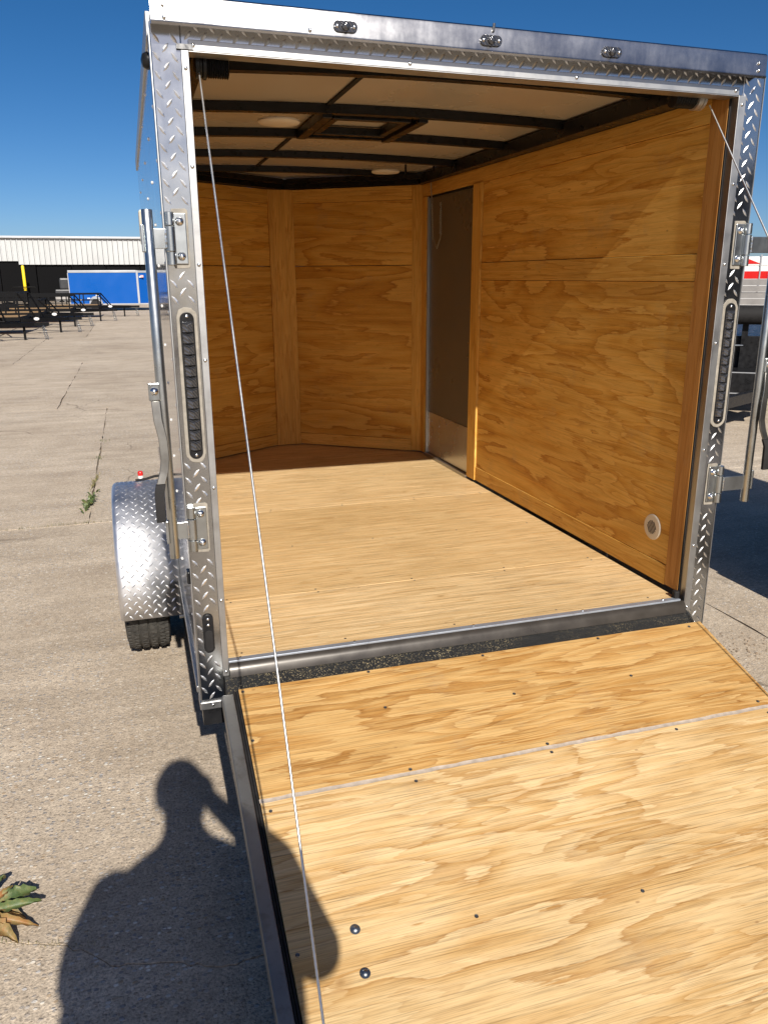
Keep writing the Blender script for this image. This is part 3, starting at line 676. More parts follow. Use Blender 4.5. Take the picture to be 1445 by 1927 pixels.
for side, B, ztop, zbot in ((0, BL, 1.350, 0.372), (1, BR, 1.350, 0.372)):
    sg = -1 if side == 0 else 1
    lb = MB().lathe((B.x, B.y, zbot), Z, [(0, 0.0115), (0, 0.0135), (0.002, 0.0145), (ztop-zbot-0.002, 0.0145), (ztop-zbot, 0.0135), (ztop-zbot-.003, 0.0115)], 20).build('lock_bar', 'zinc', T, F, smooth=40)
    for zc in (1.277, 0.455): MB().obox((B.x+sg*0.0155, B.y, F), X, Y, Z, (-0.004, 0.004), (-0.012, 0.012), (zc-0.035, zc+0.035)).build('cam_plate', 'zinc', lb, 0, bevel=0.002)
    # handle: bracket plus bent flat bar with dark grip end
    hx = B.x + sg*0.020
    MB().box((hx-0.016, hx+0.016), (-0.036, -0.028), (0.845, 0.895)).build('handle_bracket', 'zinc', lb, F, bevel=0.003)
    copies(bolt, 'bolt', 'zinc_bolt', [(hx, -0.036, 0.872)], lb, F)
    pth = [(hx-sg*.001, -0.034, 0.845), (hx-sg*.003, -0.040, 0.79), (hx-sg*.012, -0.046, 0.74), (hx-sg*.014, -0.048, 0.68), (hx-sg*.008, -0.052, 0.645), (hx+sg*.004, -0.058, 0.61)]
    pt2 = [(hx+sg*.004, -0.058, 0.61), (hx+sg*.010, -0.064, 0.585), (hx+sg*.011, -0.066, 0.50)]
    def flat(pp, w0, th, name, mat):
        mb = MB(); n = len(pp); vs = []
        for (x, y, z) in pp: vs += [(x-w0, y-th, z), (x+w0, y-th, z), (x+w0, y+th, z), (x-w0, y+th, z)]
        fs = [(0, 1, 2, 3), (4*n-1, 4*n-2, 4*n-3, 4*n-4)]
        for i in range(n-1):
            for k in range(4): fs.append((4*i+k, 4*i+4+k, 4*i+4+(k+1) % 4, 4*i+(k+1) % 4))
        return mb.add(vs, fs).build(name, mat, lb, F, smooth=30, bevel=0.0015)
    flat(pth, 0.012, 0.003, 'lock_handle', 'zinc_dark'); flat(pt2, 0.0135, 0.0055, 'handle_grip', 'rubber')
# black oval hold-back by the left post foot
ov = MB().prism(stadium(-0.055, 0.108, 0.0165, 0.066, 10), 0.0045, 0.0105, e1=X, e2=Z, e3=(0, -1, 0)).build('latch_cup', 'black_steel', T, F, bevel=0.003)
MB().prism(stadium(-0.055, 0.085, 0.0125, 0.036, 10), 0.0106, 0.014, e1=X, e2=Z, e3=(0, -1, 0)).build('cup_bowl', 'rubber', ov, F, bevel=0.002)
copies(rv, 'rivet', 'zinc_bolt', [(-0.055, -0.0105, 0.158), (-0.055, -0.0105, 0.138)], ov, F)
MB().obox((-0.095, 0.03, 0.30), X, Y, Z, (-0.012, 0.0), (-0.02, 0.02), (-0.03, 0.012)).build('hold_back', 'black_steel', T, F, bevel=0.005)
# ------------------------------------------------------------------ fender and wheels
FY, FZ, FR = 1.505, -0.165, 0.405
def fender(side):
    s = -1 if side == 0 else 1
    xi, xo = (-0.094, -0.362) if side == 0 else (1.796, 2.062)
    prof = [(xi, 0), (xo-s*0.022, 0), (xo-s*0.012, -0.003), (xo-s*0.004, -0.011), (xo, -0.022), (xo, -0.05)]
    path = [(FY-FR, -0.285, -1, 0)]
    N = 40
    for i in range(N+1):
        a = math.pi - math.pi*i/N; path.append((FY+FR*math.cos(a), FZ+FR*math.sin(a), math.cos(a), math.sin(a)))
    path.append((FY+FR, -0.285, 1, 0))
    vs = []; n = len(prof)
    for (y, z, ny, nz) in path:
        for (x, d) in prof: vs.append((x, y+ny*d, z+nz*d))
    fs = [(i*n+k, (i+1)*n+k, (i+1)*n+k+1, i*n+k+1) for i in range(len(path)-1) for k in range(n-1)]
    if side == 1: fs = [f[::-1] for f in fs]
    fo = MB().add(vs, fs).build('fender', 'fender_plate', T, F, smooth=45)
    sm = fo.modifiers.new('thick', 'SOLIDIFY'); sm.thickness = 0.003; sm.offset = -1
    mb = MB(); i = 0; u = 0.015
    W = abs(xo-xi)-0.025; total = 0.12 + math.pi*FR
    while u < W:
        v = 0.012 + (0.0215 if i % 2 else 0)
        while v < total - 0.13:
            if v < 0.12: y, z, ny, nz = FY-FR, -0.285+v, -1, 0
            else:
                a = math.pi-(v-0.12)/FR; ny, nz = math.cos(a), math.sin(a); y, z = FY+FR*ny, FZ+FR*nz
            tv = Vector((0, nz, -ny)) if True else None
            mb.tread((xi+s*u, y+ny*0.0002, z+nz*0.0002), X, tv, (0, ny, nz), R(48) if i % 2 else R(132), 0.028, 0.0075, 0.0018)
            v += 0.043
        u += 0.0205; i += 1
    mb.build('raised_treads', 'fender_plate', fo, F, stuff=True)
    return fo
f0 = fender(0); fender(1)
# little red and clear marker on a bracket above the fender
mk = MB().lathe((-0.225, 1.56, 0.246), Z, [(0, 0.013), (0.018, 0.013), (0.0185, 0.012)], 14).build('fender_lamp', 'white_plastic', f0, F, smooth=40)
MB().lathe((-0.225, 1.56, 0.265), Z, [(0, 0.013), (0.016, 0.0125), (0.021, 0.008), (0.022, 0.001)], 14).build('lamp_cap', 'red_lens', f0, F, smooth=40)
MB().tube([(-0.25, 1.55, 0.244), (-0.20, 1.55, 0.248), (-0.16, 1.56, 0.256), (-0.095, 1.56, 0.258)], 0.006, 8).build('lamp_wire', 'rubber', f0, F, smooth=60)
def wheel(parent, x, y, r, w, dz=0.0, detail=True, name='wheel'):
    """tyre axis along X, centre height r"""
    hw = w/2; g = 0.008
    pr = [(-hw*.55, r*.60), (-hw*.95, r*.68), (-hw, r*.78), (-hw*.97, r*.88), (-hw*.86, r*.955), (-hw*.74, r*.985)]
    for k in range(4):
        c = -hw*.60 + k*hw*.40
        pr += [(c-hw*.12, r*(.995 if k in (0, 3) else 1.0)), (c+hw*.19, r*(1.0 if k in (0, 1, 2) else .992))]
        if k < 3: pr += [(c+hw*.20, r-g), (c+hw*.27, r-g)]
    pr = [p for p in pr if p[0] < hw*.75] + [(hw*.74, r*.985), (hw*.86, r*.955), (hw*.97, r*.88), (hw, r*.78), (hw*.95, r*.68), (hw*.55, r*.60)]
    ty = MB().lathe((0, 0, 0), X, pr, 56 if detail else 20, False)
    o = ty.build(name, 'tyre_tread' if detail else 'rubber', parent, 0, smooth=38); o.location = (x, y, r+dz)
    MB().lathe((0, 0, 0), X, [(-hw*.55, r*.60), (-hw*.55, r*.53), (-hw*.2, r*.50), (-hw*.1, r*.18), (hw*.1, r*.18), (hw*.2, r*.5), (hw*.55, r*.53), (hw*.55, r*.60)], 24).build('rim', 'rim_steel', o, 0, smooth=35)
    if detail:
        blk = MB(); rr = random.Random(4); nb = 74
        for i in range(nb):                       # lugs across the shoulders and sipes between the ribs
            a = 2*math.pi*i/nb; cy, cz = math.cos(a), math.sin(a); tv = Vector((0, -cz, cy)); nv = Vector((0, cy, cz))
            for sx in (-1, 1):
                blk.obox(nv*(r*.955), X, tv, nv, (sx*hw*.80-.010, sx*hw*.80+.010), (-.0085, .0085), (0, r*.032))
            for j, cx in enumerate((-hw*.52, -hw*.155, hw*.245, hw*.62)):
                e1 = (X*math.cos(.6) + tv*math.sin(.6)*(1 if (i+j) % 2 else -1))
                blk.obox(nv*(r*.99)+X*cx, e1, nv.cross(e1), nv, (-.0115, .0115), (-.0048, .0048), (0, r*.018))
        blk.build('tread_blocks', 'tyre_tread', o, 0, stuff=True)
    return o
wheel(T, -0.252, FY+.01, 0.345, 0.205)
wheel(T, 1.95, FY+.01, 0.345, 0.205, detail=False)
MB().tube([(-0.2, FY+.01, 0.345-F), (1.9, FY+.01, 0.345-F)], 0.035, 10).build('axle', 'black_steel', T, F)
MB().box((-0.088, -0.05), (FY-.36, FY+.36), (-0.42, -0.14)).build('wheel_well', 'black_steel', T, F)
MB().tube([(-0.11, 1.13, -0.30), (-0.085, 1.13, -0.30)], 0.014, 8).build('hanger_bolt', 'zinc', T, F)
MB().bar((0.5, 3.3, -0.14), (0.85, 4.35, -0.14), 0.06, 0.08).build('tongue', 'black_steel', T, F)
MB().bar((1.2, 3.3, -0.14), (0.85, 4.35, -0.14), 0.06, 0.08).build('tongue', 'black_steel', T, F)
MB().tube([(0.85, 4.1, -F+0.01), (0.85, 4.1, 0.1)], 0.03, 12).build('jack', 'zinc', T, F, smooth=40)
# ------------------------------------------------------------------ ramp door
sl_ = 0.29; ca = 1/math.sqrt(1+sl_*sl_)
rd = Vector((0, -ca, -sl_*ca)); rn = Vector((0, -sl_*ca, ca)); rO = Vector((0, -0.08, -0.06))
def rbox(name, mat, x, s, d, parent, bevel=0.0015, grain=None, seed=None):
    return MB().obox(rO, X, rd, rn, x, s, d).build(name, mat, parent, F, bevel=bevel, grain=grain, seed=seed)
rf = rbox('ramp_door', 'black_steel', (0.004, 1.7075), (-0.004, 1.74), (-0.052, -0.0155), T)
rbox('ramp_panel', 'ply_ramp_brown', (0.018, 1.722), (0.0, 0.4275), (-0.0155, 0.0), rf, grain=(X, rd, rn), seed=7.3)
rbox('ramp_panel', 'ply_ramp', (0.018, 1.722), (0.4365, 1.735), (-0.0155, 0.001), rf, grain=(X, rd, rn), seed=21.9)
rr = random.Random(9); mb = MB(); n = 60
ed = [(0.016+1.706*i/n, 0.4275-0.001-rr.random()*.003, 0.4365+0.001+rr.random()*.003) for i in range(n+1)]
vs = []
for x, a, b in ed: vs += [rO+X*x+rd*a+rn*0.0014, rO+X*x+rd*((a+b)/2)+rn*0.0003, rO+X*x+rd*b+rn*0.0018]
mb.add(vs, [f for i in range(n) for f in ((3*i, 3*i+3, 3*i+4, 3*i+1)[::-1], (3*i+1, 3*i+4, 3*i+5, 3*i+2)[::-1])]).build('seam_sealant', 'seam_caulk', rf, F, smooth=60)
# edge frame: channel of worn aluminium and black seal, both sides
rbox('ramp_edge', 'ramp_edge', (-0.034, 0.002), (0.012, 1.74), (-0.060, -0.004), rf, 0.003)
rbox('ramp_edge', 'ramp_edge', (1.709, 1.722), (0.012, 1.74), (-0.060, -0.022), rf, 0.003)
for xa, xb in ((0.0035, 0.0085), (0.0105, 0.0165)):
    rbox('edge_seal', 'rubber', (xa, xb), (-0.002, 1.735), (-0.014, -0.006), rf, 0.002)
rbox('ramp_lip', 'black_steel', (-0.034, 1.746), (1.742, 1.80), (-0.055, -0.03), rf)
# screws and carriage bolts of the ramp
sc = MB().lathe((0, 0, 0), rn, [(0.0012, 0.0052), (0.0018, 0.005), (0.0012, 0.003), (0.0005, 0.0022)], 10).mesh('ramp_screw', smooth=40)
SC = [(0.04, -0.53), (0.447, -0.246), (0.872, -0.275), (0.884, -0.482), (0.882, -0.513), (0.449, -0.482), (0.452, -0.523), (1.314, -0.516), (0.468, -0.92), (0.905, -0.957), (0.034, -0.909), (0.030, -0.095), (0.438, -0.089), (0.841, -0.092), (1.285, -0.092), (0.030, -0.289), (1.301, -0.28), (1.66, -0.1), (1.66, -0.47), (1.66, -0.52), (1.65, -0.95), (0.45, -1.35), (0.9, -1.35)]
copies(sc, 'ramp_screw', 'screw_dark', [(x, y, -0.06+sl_*(y+0.08)+0.0005) for x, y in SC], rf, F)
wb = MB().lathe((0, 0, 0), rn, [(0.0012, 0.0125), (0.0028, 0.0122), (0.0032, 0.0075), (0.0060, 0.0068), (0.0078, 0.004), (0.0080, 0.0005)], 20).mesh('carriage_bolt', smooth=35)
copies(wb, 'carriage_bolt', 'zinc', [(x, y, -0.06+sl_*(y+0.08)+0.001) for x, y in ((0.176, -0.884), (0.172, -0.983))], rf, F)
# ramp assist cables and their spring rollers
def cable(p, q, name):
    p, q = Vector(p), Vector(q); d = (q-p); L = d.length; d.normalize(); a = d.cross(X).normalized(); b = d.cross(a)
    n = 700; k = 12; mb = MB(); vs = []
    for i in range(n+1):
        c = p + d*(L*i/n) + Vector((0, 0, -0.012*math.sin(math.pi*i/n)*0.3)); tw = i*0.30
        for j in range(k):
            th = 2*math.pi*j/k; r = 0.0024 + (0.00035 if (j % 2) else -0.0001)
            vs.append(c + (a*math.cos(th+tw) + b*math.sin(th+tw))*r)
    fs = [(i*k+j, i*k+(j+1) % k, (i+1)*k+(j+1) % k, (i+1)*k+j) for i in range(n) for j in range(k)]
    return mb.add(vs, fs).build(name, 'cable_steel', T, F, smooth=70)
cable((0.030, 0.062, 1.704), (0.008, -1.60, -0.46), 'ramp_cable')
cable((1.640, 0.052, 1.70), (1.734, -1.60, -0.49), 'ramp_cable')
for xa, xb in ((0.03, 0.105), (1.52, 1.63)):
    pr = []; nrib = 12
    for i in range(nrib+1):
        xx = (xb-xa)*i/nrib; pr += [(xx, 0.028), (xx+0.003, 0.032), (xx+0.006, 0.028)]
    sp = MB().lathe((xa, 0.085, 1.725), X, pr, 20).build('spring_roller', 'black_steel', T, F, smooth=40)
    MB().lathe((xb-0.03 if xa > 1 else xa-0.01, 0.085, 1.725), X, [(0, 0.030), (0.002, 0.036), (0.012, 0.036), (0.014, 0.031), (0.020, 0.031), (0.022, 0.036), (0.030, 0.036), (0.032, 0.03)], 24).build('cable_drum', 'kick_plate' if xa > 1 else 'black_steel', sp, F, smooth=35)

# ------------------------------------------------------------------ photographer (stands behind the phone, throws the shadow)
PX = -0.222
def person():
    root = empty('person', (PX, -2.62, 0))
    tag(root, 'person in dark blue shirt holding up a phone in the right hand', 'person')
    bm = bmesh.new()
    def sph(c, r, sc=(1, 1, 1)):
        mt = Matrix.Translation(Vector(c)) @ Matrix.Diagonal((r*sc[0], r*sc[1], r*sc[2], 1)); bmesh.ops.create_icosphere(bm, subdivisions=2, radius=1.0, matrix=mt)
    def limb(pts, n=10):
        for (p, ra), (q, rb) in zip(pts[:-1], pts[1:]):
            p, q = Vector(p), Vector(q); d = q-p; L = d.length
            mt = Matrix.Translation((p+q)/2) @ d.to_track_quat('Z', 'Y').to_matrix().to_4x4()
            bmesh.ops.create_cone(bm, cap_ends=True, segments=n, radius1=ra, radius2=rb, depth=L, matrix=mt)
            sph(p, ra); sph(q, rb)
    cx, cy = PX, -2.62
    def loft(secs, n=20):
        prev = None
        for (x, y, z, rx, ry) in secs:
            ring = [bm.verts.new((x+rx*math.cos(2*math.pi*k/n), y+ry*math.sin(2*math.pi*k/n), z)) for k in range(n)]
            if prev:
                for k in range(n): bm.faces.new((prev[k], prev[(k+1) % n], ring[(k+1) % n], ring[k]))
            else: bm.faces.new(ring[::-1])
            prev = ring
        bm.faces.new(prev)
    loft([(cx, cy, .90, .17, .13), (cx, cy, 1.0, .215, .16), (cx, cy, 1.12, .225, .165), (cx, cy, 1.28, .225, .16), (cx, cy, 1.42, .24, .145), (cx, cy, 1.56, .235, .125), (cx, cy, 1.635, .19, .10), (cx, cy+.01, 1.685, .10, .075), (cx, cy+.015, 1.72, .075, .07)])
    limb([((cx, cy+.01, 1.62), .075), ((cx, cy+.04, 1.78), .066)])
    sph((cx, cy+.045, 1.865), 1.0, (.084, .100, .112)); sph((cx, cy+.075, 1.80), 1.0, (.058, .07, .062))
    sph((cx, cy+.147, 1.842), 1.0, (.014, .02, .022)); sph((cx, cy+.14, 1.865), 1.0, (.011, .012, .02))
    for s in (-1, 1): sph((cx+s*.08, cy+.035, 1.848), 1.0, (.012, .022, .033))
    sph((cx, cy+.132, 1.792), 1.0, (.024, .012, .009))
    # arms
    limb([((cx-.215, cy, 1.575), .078), ((cx-.262, cy, 1.46), .084), ((cx-.270, cy, 1.405), .082)])
    limb([((cx-.262, cy, 1.42), .055), ((cx-.292, cy-.01, 1.27), .050), ((cx-.300, cy+.05, 1.12), .042), ((cx-.290, cy+.11, 1.00), .030)])
    limb([((cx+.205, cy, 1.56), .072), ((cx+.270, cy+.11, 1.365), .064), ((cx+.225, cy+.15, 1.56), .048), ((-.118, cy+.172, 1.72), .034)])
    # hands: palm, four fingers behind the phone edge, thumb across the screen side
    for s, hx, hzz in ((1, -.126, 1.758),):
        sph((hx+s*.004, cy+.190, hzz), 1.0, (.020, .030, .042))
        for k in range(4):
            z = hzz+.026-.018*k; L = (.040, .046, .043, .034)[k]
            limb([((hx+s*.006, cy+.205, z), .0095), ((hx+s*.004, cy+.226, z+.003), .0088), ((hx-s*(.004+L*.5), cy+.232, z+.004), .0075)], 8)
        limb([((hx+s*.002, cy+.180, hzz-.02), .012), ((hx-s*.014, cy+.192, hzz+.002), .0105), ((hx-s*.030, cy+.200, hzz+.016), .009)], 8)
    hx, hy, hz_ = cx-.288, cy+.13, .955          # relaxed left hand
    sph((hx, hy, hz_), 1.0, (.018, .036, .045))
    for k in range(4):
        yo = .026-.018*k; L = (.070, .078, .073, .058)[k]
        limb([((hx, hy+yo, hz_-.03), .0095), ((hx+.004, hy+yo+.004, hz_-.03-L*.5), .0085), ((hx+.018, hy+yo+.004, hz_-.03-L), .0072)], 8)
    limb([((hx+.008, hy+.022, hz_+.015), .012), ((hx+.022, hy+.046, hz_-.015), .0105), ((hx+.026, hy+.052, hz_-.045), .009)], 8)
    # legs and shoes
    for s in (-1, 1):
        limb([((cx+s*.095, cy, .92), .105), ((cx+s*.115, cy+.01, .52), .068), ((cx+s*.125, cy-.015, .36), .064), ((cx+s*.13, cy-.02, .10), .046)])
        sph((cx+s*.135, cy+.05, .045), 1.0, (.048, .135, .045)); sph((cx+s*.135, cy-.02, .07), 1.0, (.045, .07, .07))
    me = bpy.data.meshes.new('body'); bm.to_mesh(me); bm.free()
    tmp = bpy.data.objects.new('body_tmp', me); col0.objects.link(tmp)
    md = tmp.modifiers.new('r', 'REMESH'); md.mode = 'VOXEL'; md.voxel_size = 0.0075
    s2 = tmp.modifiers.new('s', 'SMOOTH'); s2.factor = 0.5; s2.iterations = 5
    dg = bpy.context.evaluated_depsgraph_get(); bme = bpy.data.meshes.new_from_object(tmp.evaluated_get(dg))
    bpy.data.objects.remove(tmp)
    bme.name = 'body'
    for mn in ('shirt', 'trousers', 'skin_tone', 'rubber'): bme.materials.append(M[mn])
    for pl in bme.polygons:
        c = pl.center; pl.use_smooth = True
        arm = (c.z > 1.30 and abs(c.x-cx) > .05 and c.y > cy+.125)
        if c.z < .115: i = 3
        elif c.x < cx-.212 and .80 < c.z < 1.39 and c.x < cx-.235+.05*(c.z < 1.1): i = 2
        elif c.z < .96: i = 1
        elif c.z > 1.655 or arm: i = 2
        else: i = 0
        pl.material_index = i
    for v in bme.vertices: v.co -= Vector((PX, -2.62, 0))
    b = link(bpy.data.objects.new('body', bme), root)
    # hair
    mb = MB(); vs = []; fs = []; n, mm = 28, 12
    for j in range(mm+1):
        th = R(4)+R(96)*j/mm
        for i in range(n):
            ph = 2*math.pi*i/n; front = max(0, math.sin(ph)); lim = R(100)-R(45)*front
            tt = min(th, lim); rr_ = 1.0+.02*math.sin(9*ph)*math.sin(tt)
            vs.append((.092*math.sin(tt)*math.cos(ph)*rr_, .045+.106*math.sin(tt)*math.sin(ph)*rr_, 1.865+.121*math.cos(tt)))
    fs = [(j*n+i, (j+1)*n+i, (j+1)*n+(i+1) % n, j*n+(i+1) % n) for j in range(mm) for i in range(n)] + [tuple(range(n))[::-1]]
    MB().add(vs, fs).build('hair', 'hair', root, 0, smooth=60)
    for s in (-1, 1): MB().lathe((s*.03, .130, 1.865), Y, [(0, .011), (.008, .010), (.012, .006), (.0135, .001)], 12).build('eye', 'white_plastic', root, 0, smooth=60)
person()
ph = empty('phone', (CAM.x, CAM.y, CAM.z)); tag(ph, 'black smartphone held upright at eye height by the person', 'phone')
ph.rotation_euler = (pit, 0, -yaw*0.5)
MB().box((-0.018, 0.060), (-0.024, -0.016), (-0.112, 0.042)).build('phone_body', 'phone_glass', ph, bevel=0.004)
MB().box((-0.0155, 0.0575), (-0.0246, -0.0242), (-0.108, 0.038)).build('screen', 'charcoal_body', ph)
MB().lathe((0, -0.0158, 0), Y, [(0, 0.010), (0.003, 0.010), (0.0032, 0.004)], 16).build('lens', 'phone_glass', ph, smooth=40)

# ------------------------------------------------------------------ weeds
def leaf_mesh(L, W, droop, curl, sd, teeth=7):
    rr = random.Random(sd); n = 16; vs = []; k = 4
    for i in range(n+1):
        f = i/n; w_ = W*math.sin(math.pi*min(1, f*.93+.05))**.8*(1+.28*math.sin(f*teeth*6.28+sd)*(.5+rr.random()*.5))
        z = L*(.55*f - droop*f*f); x = L*f*(1-.15*droop*f)
        for j in range(-k, k+1):
            q = j/k; vs.append((x, q*w_*.5, z + curl*W*(abs(q)**1.6)*.5 + W*.05*math.sin(i*1.3+j)*abs(q)))
    m_ = 2*k+1
    return MB().add(vs, [(i*m_+j, (i+1)*m_+j, (i+1)*m_+j+1, i*m_+j+1) for i in range(n) for j in range(m_-1)])
def dock_weed(loc, leaves, label):
    r = empty('broadleaf_weed', loc); tag(r, label, 'weed')
    for i, (rz, L, W, dr_, cu, mt, tilt) in enumerate(leaves):
        o = leaf_mesh(L, W, dr_, cu, 3+i*7).build('leaf', mt, r, 0, smooth=60); o.rotation_euler = (tilt, 0, rz); o.location = (0, 0, 0.012+0.003*i)
    MB().tube([(0, 0, -.01), (0.004, 0, .03), (0, 0.006, .07)], [.006, .005, .003], 7).build('stem', 'leaf_dry', r, 0, smooth=60)
    return r
dock_weed((-0.770, -0.262, 0), [(R(26), .185, .058, .50, .45, 'leaf_green', .30), (R(-8), .15, .034, .66, .8, 'leaf_dry', -.4), (R(4), .19, .030, .45, .9, 'leaf_green', .5), (R(-42), .18, .046, .66, .6, 'leaf_dry', .2),
          (R(58), .15, .05, .40, .5, 'leaf_green', -.3), (R(42), .12, .022, .3, 1.0, 'leaf_dry', .5), (R(-24), .20, .026, .74, .9, 'leaf_dry', .6), (R(78), .13, .03, .4, .9, 'leaf_dry', -.5), (R(110), .15, .05, .5, .6, 'leaf_green', 0), (R(180), .17, .05, .6, .6, 'leaf_dry', .2), (R(-100), .16, .05, .6, .6, 'leaf_dry', .1)],
          'withered broadleaf weed beside the photographer\'s shadow')
def tuft(name, loc, n, h, spread, label, mat='leaf_green', broad=False, group=None, line=None):
    r = empty(name, loc); tag(r, label, 'weed', group); rr = random.Random(int(abs(loc[0]*100)+abs(loc[1]*37)))
    mb = MB()
    for i in range(n):
        a = rr.random()*6.28; L = h*rr.uniform(.5, 1.1); wv = (.012 if broad else .0028)*rr.uniform(.6, 1.3)*(h/.08)
        t_ = rr.gauss(0, .5)*spread; bx, by = (t_*line[0], t_*line[1]) if line else (rr.gauss(0, .3)*spread, rr.gauss(0, .3)*spread)
        d = Vector((math.cos(a), math.sin(a), 0)); sd = Vector((-d.y, d.x, 0)); p = Vector((bx, by, -.01)); ln = rr.uniform(.2, .9)
        pts = [p, p+d*L*ln*.35+Z*L*.5, p+d*L*ln*.8+Z*L*.8, p+d*L*ln*1.2+Z*L*(.85 if ln < .6 else .6)]
        ws = (.5, 1.0, .8, .08); vs = []
        for q, w_ in zip(pts, ws): vs += [q-sd*wv*w_, q+sd*wv*w_]
        mb.add(vs, [(0, 1, 3, 2), (2, 3, 5, 4), (4, 5, 7, 6)])
    mb.build('blades', mat, r, 0, stuff=True); return r
tuft('crack_weed', (-0.655, 4.30, 0), 90, .075, .22, 'green weed rooted where the two slab joints meet', 'leaf_green', True, line=(.1, 1))
tuft('crack_weed', (-0.645, 4.95, 0), 60, .07, .30, 'sparse low weeds further along the joint beyond the fender', 'grass_dry', False, line=(.1, 1))
tuft('crack_weed', (-0.64, 6.05, 0), 30, .045, .16, 'small dark tuft in the joint, second farthest of the weeds', 'leaf_green', False)
tuft('crack_weed', (-0.64, 7.0, 0), 26, .04, .16, 'small tuft in the joint, farthest of the weeds behind the fender', 'leaf_green', False)
tuft('crack_grass', (-0.80, 3.745, 0), 110, .035, .45, 'short dry grass growing along the cross joint', 'grass_dry', False, line=(1, .02))
tuft('crack_grass', (-0.56, -0.395, 0), 70, .022, .16, 'tiny dry grass blades in the crack by the shadow', 'grass_dry', False, line=(1, -.35))
tuft('crack_weed', (4.55, 5.25, 0), 70, .16, .35, 'yellowing weeds behind the right tail light', 'grass_dry', True, line=(1, .3))
tuft('crack_weed', (4.9, 4.7, 0), 60, .12, .35, 'dry weeds on the slab edge beside the right lock bar', 'grass_dry', True, line=(.3, 1))
# loose debris right of the ramp
rr = random.Random(21); mb = MB()
for i in range(240):
    x, y = (rr.gauss(2.45, .18), rr.gauss(0.52, .10)) if i < 130 else (rr.uniform(-2.2, 3.2), rr.uniform(-1.0, 3.3))
    if -.1 < x < 1.8 and y < .1: continue
    s = rr.uniform(.002, .006) if i >= 130 else rr.uniform(.003, .010); a = rr.random()*3
    vs = [Vector((x, y, 0)) + Vector((math.cos(a+k*1.57)*s*rr.uniform(.6, 1.2), math.sin(a+k*1.57)*s*rr.uniform(.5, 1), 0)) for k in range(4)] + [Vector((x, y, s*.8))]
    mb.add(vs, [(0, 1, 4), (1, 2, 4), (2, 3, 4), (3, 0, 4)])
pb = mb.build('pebbles', 'stone'); pb['kind'] = 'stuff'; pb['label'] = 'loose grit and pebbles scattered on the concrete'

# ------------------------------------------------------------------ neighbouring trailer to the right (its shadow crosses the slab)
nb = empty('neighbour_trailer', (4.03, -1.4, 0)); tag(nb, 'charcoal enclosed trailer parked to the right, casting the wide slab shadow', 'trailer')
MB().box((-.93, .93), (-2.1, 2.1), (.50, 2.32)).build('body', 'charcoal_body', nb, bevel=.04)
MB().box((-.95, .95), (-2.12, 2.12), (.44, .50)).build('bottom_rail', 'alu_trim', nb)
MB().box((-.945, .945), (-2.115, 2.115), (2.323, 2.36)).build('roof_cap', 'alu_trim', nb, bevel=.01)
MB().box((-.85, .85), (-2.05, 2.05), (.34, .44)).build('chassis', 'black_far', nb)
for s in (-1, 1):
    wheel(nb, s*.83, -.2, .34, .2, detail=False)
    MB().prism([(-.2+.41*math.cos(math.pi*i/14), .42+.41*math.sin(math.pi*i/14)) for i in range(15)], s*.935, s*1.02, e1=Y, e2=Z, e3=X).build('fender', 'fender_plate', nb)
    MB().obox((s*.935, -2.1, 0), X, Y, Z, (-.005, .005), (0, .08), (.5, 2.3)).build('corner_trim', 'alu_trim', nb)
MB().box((-.4, .4), (2.10, 2.112), (.5, 1.0)).build('stone_guard', 'fender_plate', nb)

# ------------------------------------------------------------------ yard on the left: shed, bollard, blue trailer, open trailers
sh = empty('white_shed', (-12, 68, 0)); tag(sh, 'long white metal shed with ribbed fascia over black doors', 'building')
XA, XB, STEP = -34.0, 20.0, 7.85
def shed_z(x): return 4.80 if x+(-12) < STEP*-1-.3 else 4.80
pm_ = MB().box((0.0, .355), (-.05, 0), (0, 2.02))
pm_.obox((0, 0, 0), X, Y, Z, (0.0, .07), (-.12, -.05), (0, 2.02)).obox((0, 0, 0), X, Y, Z, (.19, .205), (-.062, -.05), (0, 2.02))
pme = pm_.mesh('fascia_panel'); pme.materials.append(M['white_wall'])
pm2 = MB().box((0.0, .355), (-.05, 0), (.26, 2.02)); pm2.obox((0, 0, 0), X, Y, Z, (0.0, .07), (-.12, -.05), (.26, 2.02)).obox((0, 0, 0), X, Y, Z, (.19, .205), (-.062, -.05), (.26, 2.02))
pme2 = pm2.mesh('fascia_panel'); pme2.materials.append(M['white_wall'])
x = XA
while x < XB:
    o = bpy.data.objects.new('fascia_panel', pme2 if x - 12 < -8.2 else pme); o.location = (x, 0, 2.76); link(o, sh); x += .39
MB().box((XA-.1, XB+.1), (-.16, 14), (4.785, 4.87)).build('roof', 'white_wall', sh)
MB().box((XA, XB), (-.30, -.165), (4.70, 4.84)).build('gutter', 'far_silver', sh, bevel=.02)
MB().box((XA, XB), (.002, .03), (3.06, 4.78)).build('fascia_backing', 'charcoal_body', sh)
MB().box((XA, XA+.2), (.05, 13.9), (0, 4.78)).build('end_wall', 'white_wall', sh); MB().box((XB-.2, XB), (.05, 13.9), (0, 4.78)).build('end_wall', 'white_wall', sh)
MB().box((XA, XB), (13.7, 13.9), (0, 4.78)).build('back_wall', 'white_wall', sh)
x = XA
k = 0
while x < XB-.3:
    MB().box((x+.03, x+2.57), (.12+.05*(k % 2), .20+.05*(k % 2)), (0.0, 3.0 if x-12 < -8 else 2.74)).build('sliding_door', 'dark_door', sh); x += 2.6; k += 1
bo = empty('yellow_bollard', (-7.75, 66.2, 0)); tag(bo, 'tall yellow post in front of the black shed doors', 'post')
MB().lathe((0, 0, .85), Z, [(0, .11), (1.75, .11), (1.82, .08), (1.84, .01)], 14).build('pole', 'yellow_paint', bo, smooth=40)
